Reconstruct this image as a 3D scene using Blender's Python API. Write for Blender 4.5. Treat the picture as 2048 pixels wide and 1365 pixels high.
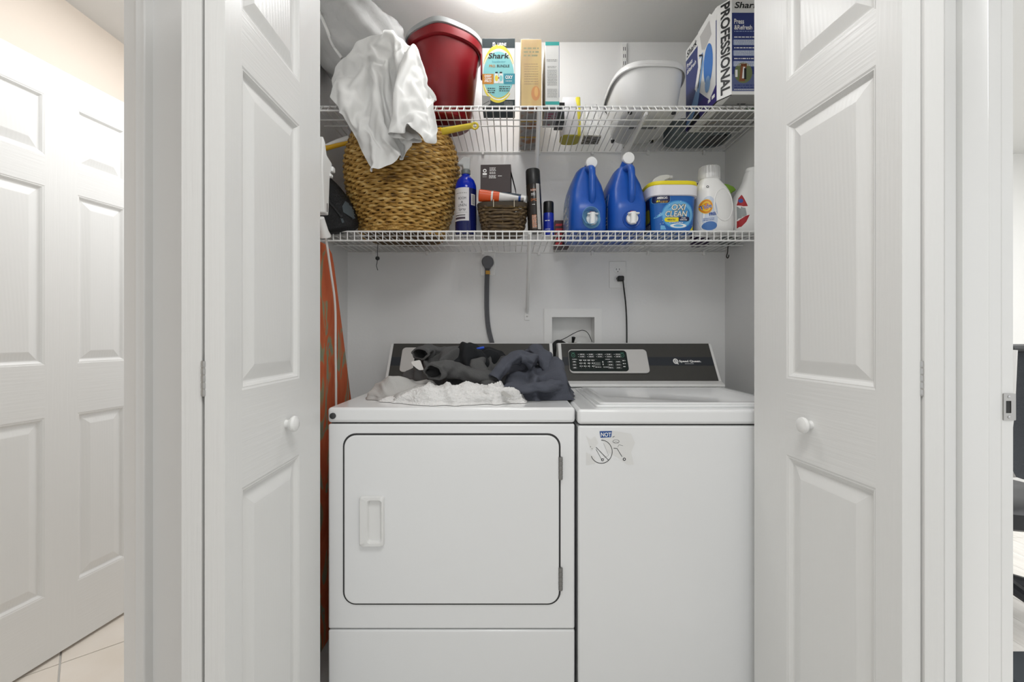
import bpy, bmesh, math, random
from mathutils import Vector, Matrix, noise
from mathutils.bvhtree import BVHTree
R = math.radians
PI = math.pi
random.seed(7)
for o in list(bpy.data.objects): bpy.data.objects.remove(o)
scn = bpy.context.scene
COL = scn.collection

# ---------------------------------------------------------------- camera, world, lights, exposure
F = 16/36*2048          # focal length in pixels of the 2048 px wide frame
CZ = 1.11               # camera height
cam = bpy.data.cameras.new('camera'); cam.lens = 16; cam.sensor_width = 36
cam.shift_y = -10.5/2048; cam.clip_start = 0.02
co = bpy.data.objects.new('camera', cam); COL.objects.link(co)
co.location = (0, 0, CZ); co.rotation_euler = (R(90), 0, 0)
scn.camera = co
W = bpy.data.worlds.new('world'); scn.world = W; W.use_nodes = True
bg = W.node_tree.nodes['Background']
bg.inputs[0].default_value = (.955, .975, 1.0, 1); bg.inputs[1].default_value = 0.58
vs = scn.view_settings
vs.view_transform = 'Standard'; vs.look = 'None'; vs.gamma = 1; vs.use_curve_mapping = False
vs.exposure = 0.95

def area(name, loc, rot, sx, sy, power, color=(1, .98, .95)):
    l = bpy.data.lights.new(name, 'AREA'); l.shape = 'RECTANGLE'; l.size = sx; l.size_y = sy
    l.energy = power; l.color = color
    o = bpy.data.objects.new(name, l); COL.objects.link(o); o.location = loc; o.rotation_euler = rot
    return o
area('hall_fill_light', (.15, .15, 2.41), (0, 0, 0), .6, .6, 7, (1, .995, .985))  # unseen fill added to brighten the machine tops and closet
area('side_room_fill_light', (-1.10, 1.80, 2.41), (0, 0, 0), .25, 1.3, 5.4, (.985, .99, 1))  # unseen area light added to brighten the left side room
area('office_fill_light', (2.6, 1.6, 2.41), (0, 0, 0), 1.6, 1.6, 24, (1, .995, .99))  # added area light standing in for daylight in the right room

# ---------------------------------------------------------------- materials
def lin(c):
    return c/12.92 if c <= .04045 else ((c+.055)/1.055)**2.4
def rgb(h):
    return tuple(lin(int(h[i:i+2], 16)/255) for i in (0, 2, 4)) + (1,)
MATS = {}
def mat(name, h, rough=.5, metal=0, bump=None, var=0, spec=.5, trans=0, emit=0, alpha=1, coat=0, ior=1.45, sss=0):
    """bump = (kind, scale, strength, stretch xyz)"""
    if name in MATS: return MATS[name]
    m = bpy.data.materials.new(name); m.use_nodes = True; MATS[name] = m
    nt = m.node_tree; b = nt.nodes['Principled BSDF']
    c = rgb(h) if isinstance(h, str) else tuple(h)+(1,)
    b.inputs['Base Color'].default_value = c
    b.inputs['Roughness'].default_value = rough; b.inputs['Metallic'].default_value = metal
    b.inputs['Specular IOR Level'].default_value = spec
    b.inputs['Transmission Weight'].default_value = trans
    b.inputs['Coat Weight'].default_value = coat
    b.inputs['IOR'].default_value = ior
    b.inputs['Alpha'].default_value = alpha
    if sss:
        b.inputs['Subsurface Weight'].default_value = sss; b.inputs['Subsurface Scale'].default_value = .01
    if emit:
        b.inputs['Emission Color'].default_value = c; b.inputs['Emission Strength'].default_value = emit
    tc = nt.nodes.new('ShaderNodeTexCoord')
    if var:
        n = nt.nodes.new('ShaderNodeTexNoise'); n.inputs['Scale'].default_value = 6; n.inputs['Detail'].default_value = 4
        nt.links.new(tc.outputs['Object'], n.inputs['Vector'])
        mx = nt.nodes.new('ShaderNodeMix'); mx.data_type = 'RGBA'
        mx.inputs[6].default_value = tuple(x*(1-var) for x in c[:3])+(1,)
        mx.inputs[7].default_value = tuple(min(1, x*(1+var)) for x in c[:3])+(1,)
        nt.links.new(n.outputs['Fac'], mx.inputs[0]); nt.links.new(mx.outputs[2], b.inputs['Base Color'])
    if bump:
        kind, sc, st, stretch = bump
        mp = nt.nodes.new('ShaderNodeMapping'); mp.inputs['Scale'].default_value = stretch
        nt.links.new(tc.outputs['Object'], mp.inputs['Vector'])
        if kind == 'noise':
            n = nt.nodes.new('ShaderNodeTexNoise'); n.inputs['Scale'].default_value = sc; n.inputs['Detail'].default_value = 5
            out = n.outputs['Fac']
        elif kind == 'wave':
            n = nt.nodes.new('ShaderNodeTexWave'); n.wave_type = 'RINGS'; n.rings_direction = 'Y'
            n.inputs['Scale'].default_value = sc; n.inputs['Distortion'].default_value = 2.5
            n.inputs['Detail'].default_value = 2; n.inputs['Detail Scale'].default_value = 1.2
            out = n.outputs['Fac']
        elif kind == 'voronoi':
            n = nt.nodes.new('ShaderNodeTexVoronoi'); n.inputs['Scale'].default_value = sc; out = n.outputs['Distance']
        nt.links.new(mp.outputs[0], n.inputs['Vector'])
        bp = nt.nodes.new('ShaderNodeBump'); bp.inputs['Strength'].default_value = st; bp.inputs['Distance'].default_value = .004
        nt.links.new(out, bp.inputs['Height']); nt.links.new(bp.outputs[0], b.inputs['Normal'])
    return m

def ramp_mat(name, stops, scale, rough=.6, stretch=(1, 1, 1), bump=0, detail=4, distort=0):
    """noise driven colour ramp: stops [(pos, hex)]"""
    if name in MATS: return MATS[name]
    m = mat(name, stops[0][1], rough); nt = m.node_tree; b = nt.nodes['Principled BSDF']
    tc = nt.nodes.new('ShaderNodeTexCoord'); mp = nt.nodes.new('ShaderNodeMapping'); mp.inputs['Scale'].default_value = stretch
    n = nt.nodes.new('ShaderNodeTexNoise'); n.inputs['Scale'].default_value = scale; n.inputs['Detail'].default_value = detail
    n.inputs['Distortion'].default_value = distort
    nt.links.new(tc.outputs['Object'], mp.inputs[0]); nt.links.new(mp.outputs[0], n.inputs['Vector'])
    r = nt.nodes.new('ShaderNodeValToRGB'); el = r.color_ramp.elements
    while len(el) < len(stops): el.new(.5)
    for e, (p, h) in zip(el, stops): e.position = p; e.color = rgb(h)
    nt.links.new(n.outputs['Fac'], r.inputs[0]); nt.links.new(r.outputs[0], b.inputs['Base Color'])
    if bump:
        bp = nt.nodes.new('ShaderNodeBump'); bp.inputs['Strength'].default_value = bump; bp.inputs['Distance'].default_value = .003
        nt.links.new(n.outputs['Fac'], bp.inputs['Height']); nt.links.new(bp.outputs[0], b.inputs['Normal'])
    return m

M_wall = mat('closet_wall_paint', 'EDEDEC', .55, bump=('noise', 90, .12, (1, 1, 1)), var=.015)
M_ceil = mat('ceiling_paint', 'E0E0DE', .8, bump=('noise', 60, .15, (1, 1, 1)))
M_beige = mat('beige_wall_paint', 'EFE3D6', .7, bump=('noise', 80, .1, (1, 1, 1)))
M_hall = mat('hall_wall_paint', 'E6E4E0', .7)
M_trim = mat('trim_gloss_paint', 'EDEDEB', .28, bump=('noise', 40, .05, (1, 1, .05)))
M_stile = mat('door_paint_upright_grain', 'EDEDEB', .3, bump=('noise', 150, .11, (1, 1, .035)))
M_rail = mat('door_paint_cross_grain', 'EDEDEB', .3, bump=('noise', 150, .16, (.035, 1, 1)))
M_panel = mat('door_paint_panel_grain', 'EDEDEB', .3, bump=('wave', 34, .03, (1, 1, .10)))
M_enamel = mat('appliance_enamel', 'EFF0F0', .16, spec=.5, coat=.3)
M_enamel2 = mat('appliance_trim_plastic', 'ECECEA', .3)
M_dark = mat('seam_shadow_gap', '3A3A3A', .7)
M_chrome = mat('chrome', 'C8C8C8', .18, 1)
M_steel = mat('brushed_steel', 'B5B3AF', .32, 1)
M_wire = mat('shelf_wire_vinyl', 'EFEFED', .3)
M_black = mat('black_plastic', '1A1B1C', .35)
M_white = mat('white_plastic', 'F2F2F0', .3)
M_ink = mat('black_ink', '15171A', .5)
M_inkw = mat('white_ink', 'F4F4F2', .5)
M_grey = mat('grey_ink', '9A9A98', .5)

# ---------------------------------------------------------------- mesh tools
def px(x, y, d):
    return Vector(((x-1024)*d/F, d, CZ-(y-672)*d/F))

class MB:
    def __init__(s): s.v = []; s.f = []; s.m = []
    def add(s, vs, fs, mi=0):
        k = len(s.v); s.v += [tuple(p) for p in vs]; s.f += [tuple(i+k for i in f) for f in fs]; s.m += [mi]*len(fs); return s
    def box(s, x0, x1, y0, y1, z0, z1, mi=0, M=None):
        v = [Vector((x, y, z)) for z in (z0, z1) for y in (y0, y1) for x in (x0, x1)]
        if M: v = [M @ p for p in v]
        return s.add(v, [(0, 2, 3, 1), (4, 5, 7, 6), (0, 1, 5, 4), (2, 6, 7, 3), (0, 4, 6, 2), (1, 3, 7, 5)], mi)
    def loft(s, rings, cap0=True, cap1=True, mi=0, closed=False):
        n = len(rings[0]); vs = [p for r in rings for p in r]; fs = []
        m = len(rings)
        for j in range(m if closed else m-1):
            a = j*n; b = ((j+1) % m)*n
            for i in range(n):
                k = (i+1) % n; fs.append((a+i, a+k, b+k, b+i))
        if not closed:
            if cap0: fs.append(tuple(range(n-1, -1, -1)))
            if cap1: fs.append(tuple((m-1)*n+i for i in range(n)))
        return s.add(vs, fs, mi)
    def tube(s, pts, r, n=8, closed=False, mi=0, flat=None):
        pts = [Vector(p) for p in pts]; m = len(pts); rings = []; prev = None
        for i, p in enumerate(pts):
            if closed: t = pts[(i+1) % m]-pts[i-1]
            else: t = pts[min(i+1, m-1)]-pts[max(i-1, 0)]
            t.normalize()
            if prev is None:
                a = Vector((0, 0, 1)) if abs(t.z) < .9 else Vector((1, 0, 0))
                u = t.cross(a).normalized()
            else:
                u = (prev-t*prev.dot(t)).normalized()
            prev = u; w = t.cross(u)
            rr = r[i] if isinstance(r, (list, tuple)) else r
            fl = flat or 1
            rings.append([p+u*math.cos(2*PI*k/n)*rr+w*math.sin(2*PI*k/n)*rr*fl for k in range(n)])
        return s.loft(rings, mi=mi, closed=closed)
    def lathe(s, prof, n=24, M=None, mi=0, caps=True):
        rings = [[Vector((r*math.cos(2*PI*k/n), r*math.sin(2*PI*k/n), z)) for k in range(n)] for r, z in prof]
        if M: rings = [[M @ p for p in r] for r in rings]
        return s.loft(rings, caps, caps, mi)
    def prism(s, out, z0, z1, M=None, mi=0):
        a = [Vector((x, y, z0)) for x, y in out]; b = [Vector((x, y, z1)) for x, y in out]
        if M: a = [M @ p for p in a]; b = [M @ p for p in b]
        return s.loft([a, b], mi=mi)
    def grid(s, P, mi=0, cu=False):
        nu = len(P); nv = len(P[0]); vs = [p for r in P for p in r]; fs = []
        for i in range(nu if cu else nu-1):
            for j in range(nv-1):
                a = i*nv+j; b = ((i+1) % nu)*nv+j; fs.append((a, b, b+1, a+1))
        return s.add(vs, fs, mi)
    def bvh(s): return BVHTree.FromPolygons([Vector(p) for p in s.v], s.f)

def rring(cx, cy, z, a, b, p=2.0, n=32):
    """super-ellipse ring in the horizontal plane"""
    r = []
    for k in range(n):
        t = 2*PI*k/n; c = math.cos(t); q = math.sin(t)
        r.append(Vector((cx+a*math.copysign(abs(c)**(2/p), c), cy+b*math.copysign(abs(q)**(2/p), q), z)))
    return r
def rrect(w, h, r, n=5):
    """rounded rectangle outline centred on 0"""
    o = []
    for cx, cy, a0 in ((w/2-r, h/2-r, 0), (-w/2+r, h/2-r, 90), (-w/2+r, -h/2+r, 180), (w/2-r, -h/2+r, 270)):
        for k in range(n+1):
            a = R(a0+90*k/n); o.append((cx+r*math.cos(a), cy+r*math.sin(a)))
    return o

def mesh_of(name, mb, mats, smooth=35):
    me = bpy.data.meshes.new(name); me.from_pydata(mb.v, [], mb.f)
    for m in (mats if isinstance(mats, (list, tuple)) else [mats]): me.materials.append(m)
    me.polygons.foreach_set('material_index', mb.m)
    me.validate()
    bm = bmesh.new(); bm.from_mesh(me); bmesh.ops.recalc_face_normals(bm, faces=bm.faces); bm.to_mesh(me); bm.free()
    if smooth:
        me.polygons.foreach_set('use_smooth', [True]*len(me.polygons)); me.set_sharp_from_angle(angle=R(smooth))
    me.update(); return me
def obj(name, mb, mats, parent=None, loc=None, rot=None, bevel=0, seg=2, sub=0, smooth=35, kind=None, label=None):
    me = mb if isinstance(mb, bpy.types.Mesh) else mesh_of(name, mb, mats, smooth)
    o = bpy.data.objects.new(name, me); COL.objects.link(o)
    if parent: o.parent = parent
    if loc: o.location = loc
    if rot: o.rotation_euler = rot
    if bevel:
        b = o.modifiers.new('bevel', 'BEVEL'); b.width = bevel; b.segments = seg; b.limit_method = 'ANGLE'; b.angle_limit = R(40)
        b.harden_normals = False
    if sub:
        q = o.modifiers.new('sub', 'SUBSURF'); q.levels = sub; q.render_levels = sub
    if kind: o['kind'] = kind
    if label: o['label'] = label
    return o
def tag(o, label, cat, group=None, kind=None):
    o['label'] = label; o['category'] = cat
    if group: o['group'] = group
    if kind: o['kind'] = kind
    return o
def thing(name, loc, label, cat, rz=0, group=None, kind=None, rot=None):
    o = bpy.data.objects.new(name, None); COL.objects.link(o); o.location = loc
    o.rotation_euler = rot or (0, 0, rz); o.empty_display_size = .05
    return tag(o, label, cat, group, kind)
def struct(name, mb, mats, label, cat, **k):
    o = obj(name, mb, mats, **k); return tag(o, label, cat, kind='structure')

# ---------------------------------------------------------------- flat print on surfaces
TXT = {}
def text_mesh(s, shear=0, bold=0):
    key = (s, shear, bold)
    if key not in TXT:
        c = bpy.data.curves.new('t', 'FONT'); c.body = s; c.size = 1; c.align_x = 'LEFT'; c.shear = shear; c.offset = bold
        c.resolution_u = 3
        o = bpy.data.objects.new('t', c); COL.objects.link(o)
        dg = bpy.context.evaluated_depsgraph_get(); dg.update()
        me = bpy.data.meshes.new_from_object(o.evaluated_get(dg))
        v = [tuple(p.co) for p in me.vertices]; f = [tuple(p.vertices) for p in me.polygons]
        bpy.data.objects.remove(o); bpy.data.curves.remove(c); bpy.data.meshes.remove(me)
        xs = [p[0] for p in v] or [0]; x0 = min(xs); w = max(xs)-x0
        TXT[key] = ([(p[0]-x0, p[1]) for p in v], f, w)
    return TXT[key]
class Print:
    def __init__(s, fn): s.fn = fn; s.mb = MB(); s.mats = []
    def mi(s, m):
        if m not in s.mats: s.mats.append(m)
        return s.mats.index(m)
    def put(s, uv, fs, m, layer):
        out = []
        for u, v in uv:
            p, n = s.fn(u, v); out.append(p+n*(.0004+.0003*layer))
        s.mb.add(out, fs, s.mi(m))
    def rect(s, u0, v0, u1, v1, m, layer=0, nu=6, nv=3, skew=0):
        uv = [(u0+(u1-u0)*i/nu+skew*(v0+(v1-v0)*j/nv-v0), v0+(v1-v0)*j/nv) for j in range(nv+1) for i in range(nu+1)]
        fs = [(j*(nu+1)+i, j*(nu+1)+i+1, (j+1)*(nu+1)+i+1, (j+1)*(nu+1)+i) for j in range(nv) for i in range(nu)]
        s.put(uv, fs, m, layer)
    def disc(s, cu, cv, ru, rv, m, layer=0, n=28, a0=0, a1=360, rot=0, r0=0):
        """filled ellipse / ring / arc"""
        k = 3; uv = []; cr = math.cos(R(rot)); sr = math.sin(R(rot))
        full = abs(a1-a0) >= 360
        for j in range(k+1):
            q = r0+(1-r0)*j/k
            for i in range(n+1):
                a = R(a0+(a1-a0)*i/n); x = ru*q*math.cos(a); y = rv*q*math.sin(a)
                uv.append((cu+x*cr-y*sr, cv+x*sr+y*cr))
        fs = [(j*(n+1)+i, j*(n+1)+i+1, (j+1)*(n+1)+i+1, (j+1)*(n+1)+i) for j in range(k) for i in range(n)]
        s.put(uv, fs, m, layer)
    def rr(s, cu, cv, w, h, r, m, layer=0):
        o = rrect(w, h, r, 4); s.poly([(cu+a, cv+b) for a, b in o], m, layer)
    def poly(s, pts, m, layer=0):
        cx = sum(p[0] for p in pts)/len(pts); cy = sum(p[1] for p in pts)/len(pts)
        out = []
        for (a, b), (c, d) in zip(pts, list(pts[1:])+[pts[0]]):
            k = max(1, int(math.hypot(c-a, d-b)/.008)); out += [(a+(c-a)*i/k, b+(d-b)*i/k) for i in range(k)]
        n = len(out); L = 4; uv = [(cx, cy)]+[(cx+(a-cx)*j/L, cy+(b-cy)*j/L) for j in range(1, L+1) for a, b in out]
        fs = [(0, i+1, (i+1) % n+1) for i in range(n)]+[(1+j*n+i, 1+(j+1)*n+i, 1+(j+1)*n+(i+1) % n, 1+j*n+(i+1) % n) for j in range(L-1) for i in range(n)]
        s.put(uv, fs, m, layer)
    def line(s, pts, w, m, layer=0):
        for (a, b), (c, d) in zip(pts, pts[1:]):
            l = math.hypot(c-a, d-b) or 1; nx = -(d-b)/l*w/2; ny = (c-a)/l*w/2
            s.put([(a+nx, b+ny), (a-nx, b-ny), (c-nx, d-ny), (c+nx, d+ny)], [(0, 1, 2, 3)], m, layer)
    def text(s, t, u, v, size, m, layer=1, align='C', shear=0, bold=0, rot=0, sx=1, width=None):
        vs, fs, w = text_mesh(t, shear, bold)
        if width: sx = width/(w*size)
        off = {'C': w/2, 'L': 0, 'R': w}[align]; cr = math.cos(R(rot)); sr = math.sin(R(rot))
        uv = [((x-off)*size*sx, y*size) for x, y in vs]
        s.put([(u+x*cr-y*sr, v+x*sr+y*cr) for x, y in uv], fs, m, layer)
    def lines(s, u0, u1, v, n, pitch, h, m, layer=1, seed=1):
        """rows of print too small to read"""
        r = random.Random(seed)
        for j in range(n):
            u = u0; y = v-j*pitch
            while u < u1-.001:
                w = min(r.uniform(.25, .9)*h*4, u1-u); s.put([(u, y), (u+w, y), (u+w, y+h), (u, y+h)], [(0, 1, 2, 3)], m, layer); u += w+h*.7
    def build(s, parent, name='label_print', label=None):
        return obj(name, s.mb, s.mats, parent, smooth=0, label=label)
def flat(o, U, V):
    o = Vector(o); U = Vector(U).normalized(); V = Vector(V).normalized(); n = U.cross(V)
    return lambda u, v: (o+U*u+V*v, n)
def cyl(cx, cy, z0, rad, a0=0):
    def fn(u, v):
        a = R(a0)+u/rad; n = Vector((math.sin(a), -math.cos(a), 0))
        return Vector((cx, cy, z0+v))+n*rad, n
    return fn
def onto(mb, o, U, V, dirv):
    """project from the plane o+uU+vV along dirv onto the mesh"""
    t = mb.bvh(); o = Vector(o); U = Vector(U).normalized(); V = Vector(V).normalized(); D = Vector(dirv).normalized()
    def fn(u, v):
        p = o+U*u+V*v; h = t.ray_cast(p-D*.5, D)
        if h[0] is None:
            h = t.find_nearest(p); n = h[1]
            return h[0], (n if n.dot(D) < 0 else -n)
        return h[0], (h[1] if h[1].dot(D) < 0 else -h[1])
    return fn
# ================================================================ the setting
YB = 2.045; XL = -.739; XR = .957; ZC = 2.43; YJ = 1.12
mb = MB()                                   # back wall with the recess of the washer box
hx0, hx1, hz0, hz1 = .1775, .371, .975, 1.195
mb.box(-.86, hx0, YB, YB+.11, 0, ZC); mb.box(hx1, 1.10, YB, YB+.11, 0, ZC)
mb.box(hx0, hx1, YB, YB+.11, 0, hz0); mb.box(hx0, hx1, YB, YB+.11, hz1, ZC); mb.box(hx0, hx1, YB+.085, YB+.11, hz0, hz1)
struct('wall_back', mb, M_wall, 'pale grey painted back wall of the laundry closet', 'wall', smooth=0)
struct('wall_left', MB().box(-.93, XL, 1.16, YB+.11, 0, ZC), M_wall, 'left side wall of the laundry closet behind the ironing board', 'wall', smooth=0)
struct('wall_right', MB().box(XR, 1.21, 1.16, YB+.11, 0, ZC), M_wall, 'right side wall of the laundry closet', 'wall', smooth=0)
struct('wall_front', MB().box(-.93, 1.21, 1.16, 1.27, 2.09, ZC), M_hall, 'wall above the closet opening', 'wall', smooth=0)
struct('wall_hall_left', MB().box(-.93, -.82, -2.2, .33, 0, ZC).box(-.93, -.82, .33, 1.16, 2.06, ZC), M_hall, 'hall wall left of the viewer', 'wall', smooth=0)
struct('wall_hall_right', MB().box(1.08, 1.21, -2.2, .33, 0, ZC).box(1.08, 1.21, .33, 1.16, 2.06, ZC), M_hall, 'hall wall right of the viewer', 'wall', smooth=0)
struct('wall_beige', MB().box(-1.86, -1.757, -1.0, 3.0, 0, ZC), M_beige, 'beige wall of the side room above the open white door', 'wall', smooth=0)
struct('wall_side_room', MB().box(-1.86, -.93, 2.9, 3.0, 0, ZC), M_beige, 'far wall of the side room behind the closet', 'wall', smooth=0)
struct('wall_office', MB().box(1.21, 4.2, 3.3, 3.4, 0, ZC).box(4.1, 4.2, -.5, 3.3, 0, ZC), mat('office_wall_paint', 'F3F3F1', .7), 'bright white wall of the room beyond the right doorway', 'wall', smooth=0)
struct('ceiling', MB().box(-1.86, 4.2, -2.2, 3.4, ZC, ZC+.08), M_ceil, 'flat white ceiling', 'ceiling', smooth=0)

M_grout = mat('floor_screed', 'D2D0CC', .8)
M_vinyl = ramp_mat('office_floor_wood', [(.35, 'D8D4CE'), (.65, 'E9E6E1')], 3, .4, (8, .6, 1))
fl = struct('floor', MB().box(-1.86, 4.2, -2.2, 3.4, -.08, -.004), M_grout, 'floor of hall, closet and side rooms', 'floor', smooth=0)
M_tile = ramp_mat('cream_floor_tile', [(.3, 'F0E6D9'), (.7, 'F8F0E6')], 5, .45, bump=.05)
tm = mesh_of('tile', MB().box(-.149, .149, -.149, .149, -.004, 0), M_tile, 0)
a = R(43); ca, sa = math.cos(a), math.sin(a)
ox, oy = -1.530, 1.540                    # a joint crossing seen in the photo
for i in range(-6, 7):
    for j in range(-6, 7):
        lx, ly = (i+.5)*.303, (j+.5)*.303
        x = ox+lx*ca-ly*sa; y = oy+lx*sa+ly*ca
        if -1.757 < x < -.95 and .35 < y < 2.6:
            o = obj('tile', tm, None, fl, (x, y, 0), (0, 0, a), bevel=.0015, seg=1)
pm = mesh_of('plank', MB().box(-.074, .074, -.6, .6, -.004, 0), M_vinyl, 0)
for i in range(14):
    for j in range(3):
        obj('plank', pm, None, fl, (1.30+i*.15, .7+j*1.203+(i % 3)*.3-.3, 0), bevel=.001, seg=1)

# door jambs of the two side doorways (their faces look at the viewer)
def extrude_xy(prof, z0, z1):
    return MB().loft([[Vector((x, y, z0)) for x, y in prof], [Vector((x, y, z1)) for x, y in prof]])
def arc(cx, cy, r, a0, a1, n=5):
    return [(cx+r*math.cos(R(a0+(a1-a0)*k/n)), cy+r*math.sin(R(a0+(a1-a0)*k/n))) for k in range(n+1)]
pl = [(-.9455, 1.16), (-.9455, 1.109)]+[(-.918, 1.107)]+arc(-.911, 1.1075, .005, 200, 300)+arc(-.8945, 1.1085, .005, 240, 330)+[(-.8835, 1.12), (-.79, 1.12), (-.79, 1.16)]
struct('trim_1', extrude_xy(pl, 0, 2.06), M_trim, 'white painted door jamb with rounded stop left of the closet', 'door frame', smooth=30)
pr = [(1.0607, 1.19), (1.0607, 1.124), (1.064, 1.118), (1.090, 1.118), (1.0935, 1.124), (1.0965, 1.124), (1.0985, 1.110),
      (1.158, 1.108), (1.162, 1.110), (1.166, 1.120), (1.171, 1.1165), (1.175, 1.120), (1.203, 1.120), (1.2045, 1.1225), (1.206, 1.120), (1.233, 1.120), (1.2345, 1.122), (1.2345, 1.16), (1.20, 1.19)]
struct('trim_2', extrude_xy(pr, 0, 2.06), M_trim, 'white painted door jamb with strike plate right of the closet', 'door frame', smooth=30)

# strike plate on the right jamb
t = thing('strike_plate', (1.222, 1.119, .935), 'small brushed metal strike plate screwed to the right door jamb', 'strike plate')
mb = MB(); o_ = rrect(.030, .066, .002); h_ = rrect(.013, .030, .001); n = len(o_)
q = [Vector((x, 0, z)) for x, z in o_]+[Vector((x-.003, 0, z)) for x, z in h_]+[Vector((x, -.002, z)) for x, z in o_]+[Vector((x-.003, -.002, z)) for x, z in h_]
fs = []
for i in range(n):
    k = (i+1) % n; fs += [(2*n+i, 2*n+k, 3*n+k, 3*n+i), (i, k, 2*n+k, 2*n+i), (n+i, 3*n+i, 3*n+k, n+k)]
mb.add(q, fs); obj('plate', mb, M_steel, t, smooth=30)
obj('lip', MB().grid([[Vector((.014+.005*s_, -.0015+.004*s_*s_, z*(1-.12*s_))) for z in (-.026, 0, .026)] for s_ in (0, .5, 1, 1.5, 2)]), M_steel, t)
obj('latch_hole', MB().box(-.0095, .0035, -.0003, 0, -.015, .015), M_dark, t, smooth=0)
for z in (-.025, .025): obj('screw', MB().lathe([(.0032, 0), (.0032, .001), (.001, .0016)], 10, Matrix.Translation((-.002, -.002, z)) @ Matrix.Rotation(R(90), 4, 'X')), M_chrome, t)

# ---------------------------------------------------------------- panelled doors
def leaf_mesh(Wd, T, H, cols, rows, z0=.012):
    """moulded door slab; local x along the width, front face at y=0 looking to -y. Returns slab, panels"""
    xs = [0]+[c for ab in cols for c in ab]+[Wd]; zs = [z0]+[c for ab in rows for c in ab]+[H]
    s = MB(); panels = []
    for i in range(len(xs)-1):
        for j in range(len(zs)-1):
            x0, x1, za, zb = xs[i], xs[i+1], zs[j], zs[j+1]
            if i % 2 and j % 2:
                def rr_(d, y): return [Vector((x0+d, y, za+d)), Vector((x1-d, y, za+d)), Vector((x1-d, y, zb-d)), Vector((x0+d, y, zb-d))]
                s.loft([rr_(0, 0), rr_(.004, .0015), rr_(.006, .0015), rr_(.010, .005), rr_(.013, .0085), rr_(.016, .0095)], False, False, 0)
                p = MB(); p.loft([rr_(.016, .0095), rr_(.019, .009), rr_(.043, .0022), rr_(.046, .0016)], False, True)
                panels.append(p)
            else:
                s.add([(x0, 0, za), (x1, 0, za), (x1, 0, zb), (x0, 0, zb)], [(0, 1, 2, 3)], 1 if i % 2 else 0)
    s.add([(0, 0, z0), (Wd, 0, z0), (Wd, T, z0), (0, T, z0), (0, 0, H), (Wd, 0, H), (Wd, T, H), (0, T, H)],
          [(0, 3, 2, 1), (4, 5, 6, 7), (0, 4, 7, 3), (1, 2, 6, 5), (2, 3, 7, 6)], 0)
    return s, panels
def leaf(parent, name, loc, rz, Wd, T, H, cols, rows):
    s, ps = leaf_mesh(Wd, T, H, cols, rows)
    me = bpy.data.meshes.new(name); me.from_pydata(s.v, [], s.f)
    me.materials.append(M_stile); me.materials.append(M_rail); me.polygons.foreach_set('material_index', s.m)
    o = bpy.data.objects.new(name, me); COL.objects.link(o); o.parent = parent; o.location = loc; o.rotation_euler = (0, 0, rz)
    for p in ps: obj('raised_panel', p, M_panel, o, smooth=0)
    return o
def hinge(parent, loc):
    h = obj('hinge', MB().lathe([(.0042, -.031), (.0042, .031)], 10), M_steel, parent, loc)
    for k in range(5): obj('knuckle', MB().lathe([(.0046, -.0055), (.005, -.0035), (.005, .0035), (.0046, .0055)], 10), M_chrome, h, (0, 0, -.025+k*.0125))
    return h
def knob(parent, loc, rot):
    return obj('knob', MB().lathe([(.0095, 0), (.009, .006), (.0105, .009), (.0155, .013), (.0178, .018), (.0165, .023), (.0115, .026), (.002, .0272)], 24), M_white, parent, loc, rot)
ROWS = [(.235, .826), (1.008, 1.615), (1.718, 1.926)]
LW = .42
d1 = thing('door_1', (-.6, 1.2, 0), 'white panelled bifold door folded open on the left of the closet', 'door', kind='structure')
W2L = Matrix.Translation((-.6, 1.2, 0)).inverted()
def l1(p): return W2L @ Vector(p)
lb = leaf(d1, 'leaf', l1((-.502, .796, 0)), R(91.45), LW, .035, 2.005, [(.052, .2955)], ROWS)
knob(lb, (.226, 0, .912), (R(90), 0, 0))
leaf(d1, 'leaf', l1((-.5870, 1.2160, 0)), R(-88.8), LW, .035, 2.005, [(LW-.2955, LW-.052)], ROWS)
for z in (1.035, 1.80, .25): hinge(d1, l1((-.5395, .797, z)))
d2 = thing('door_2', (.78, 1.2, 0), 'white panelled bifold door folded open on the right of the closet', 'door', kind='structure')
W2R = Matrix.Translation((.78, 1.2, 0)).inverted()
lb = leaf(d2, 'leaf', W2R @ Vector((.646, 1.2135, 0)), R(-90+4.84), LW, .035, 2.005, [(LW-.2955, LW-.052)], ROWS)
knob(lb, (.204, 0, .912), (R(90), 0, 0))
leaf(d2, 'leaf', W2R @ Vector((.755, .796, 0)), R(93.6), LW, .035, 2.005, [(.052, .2955)], ROWS)
for z in (1.035, 1.80, .25): hinge(d2, W2R @ Vector((.7195, .800, z)))
d3 = thing('door_3', (-1.612, 1.24, 0), 'white six-panel door standing open in the side room on the left', 'door', rz=R(90-7.4), kind='structure')
leaf(d3, 'leaf', (0, 0, 0), 0, .69, .035, 2.035, [(.115, .296), (.398, .575)], [(.228, .833), (1.011, 1.617), (1.719, 1.926)])

# ---------------------------------------------------------------- closet ceiling lamp
cl = thing('ceiling_lamp', (-.052, 1.623, ZC), 'glowing white dome lamp on the closet ceiling', 'lamp')
obj('canopy', MB().lathe([(.02, 0), (.135, 0), (.135, -.02), (.02, -.02)], 32), M_white, cl)
M_glow = mat('lamp_glass_glow', 'FFFFFF', .4, emit=7.6)
obj('shade', MB().lathe([(.15*math.cos(R(k*7.5)), -.02-.10*math.sin(R(k*7.5))) for k in range(12)]+[(.004, -.12)], 40), M_glow, cl, smooth=80)

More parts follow.
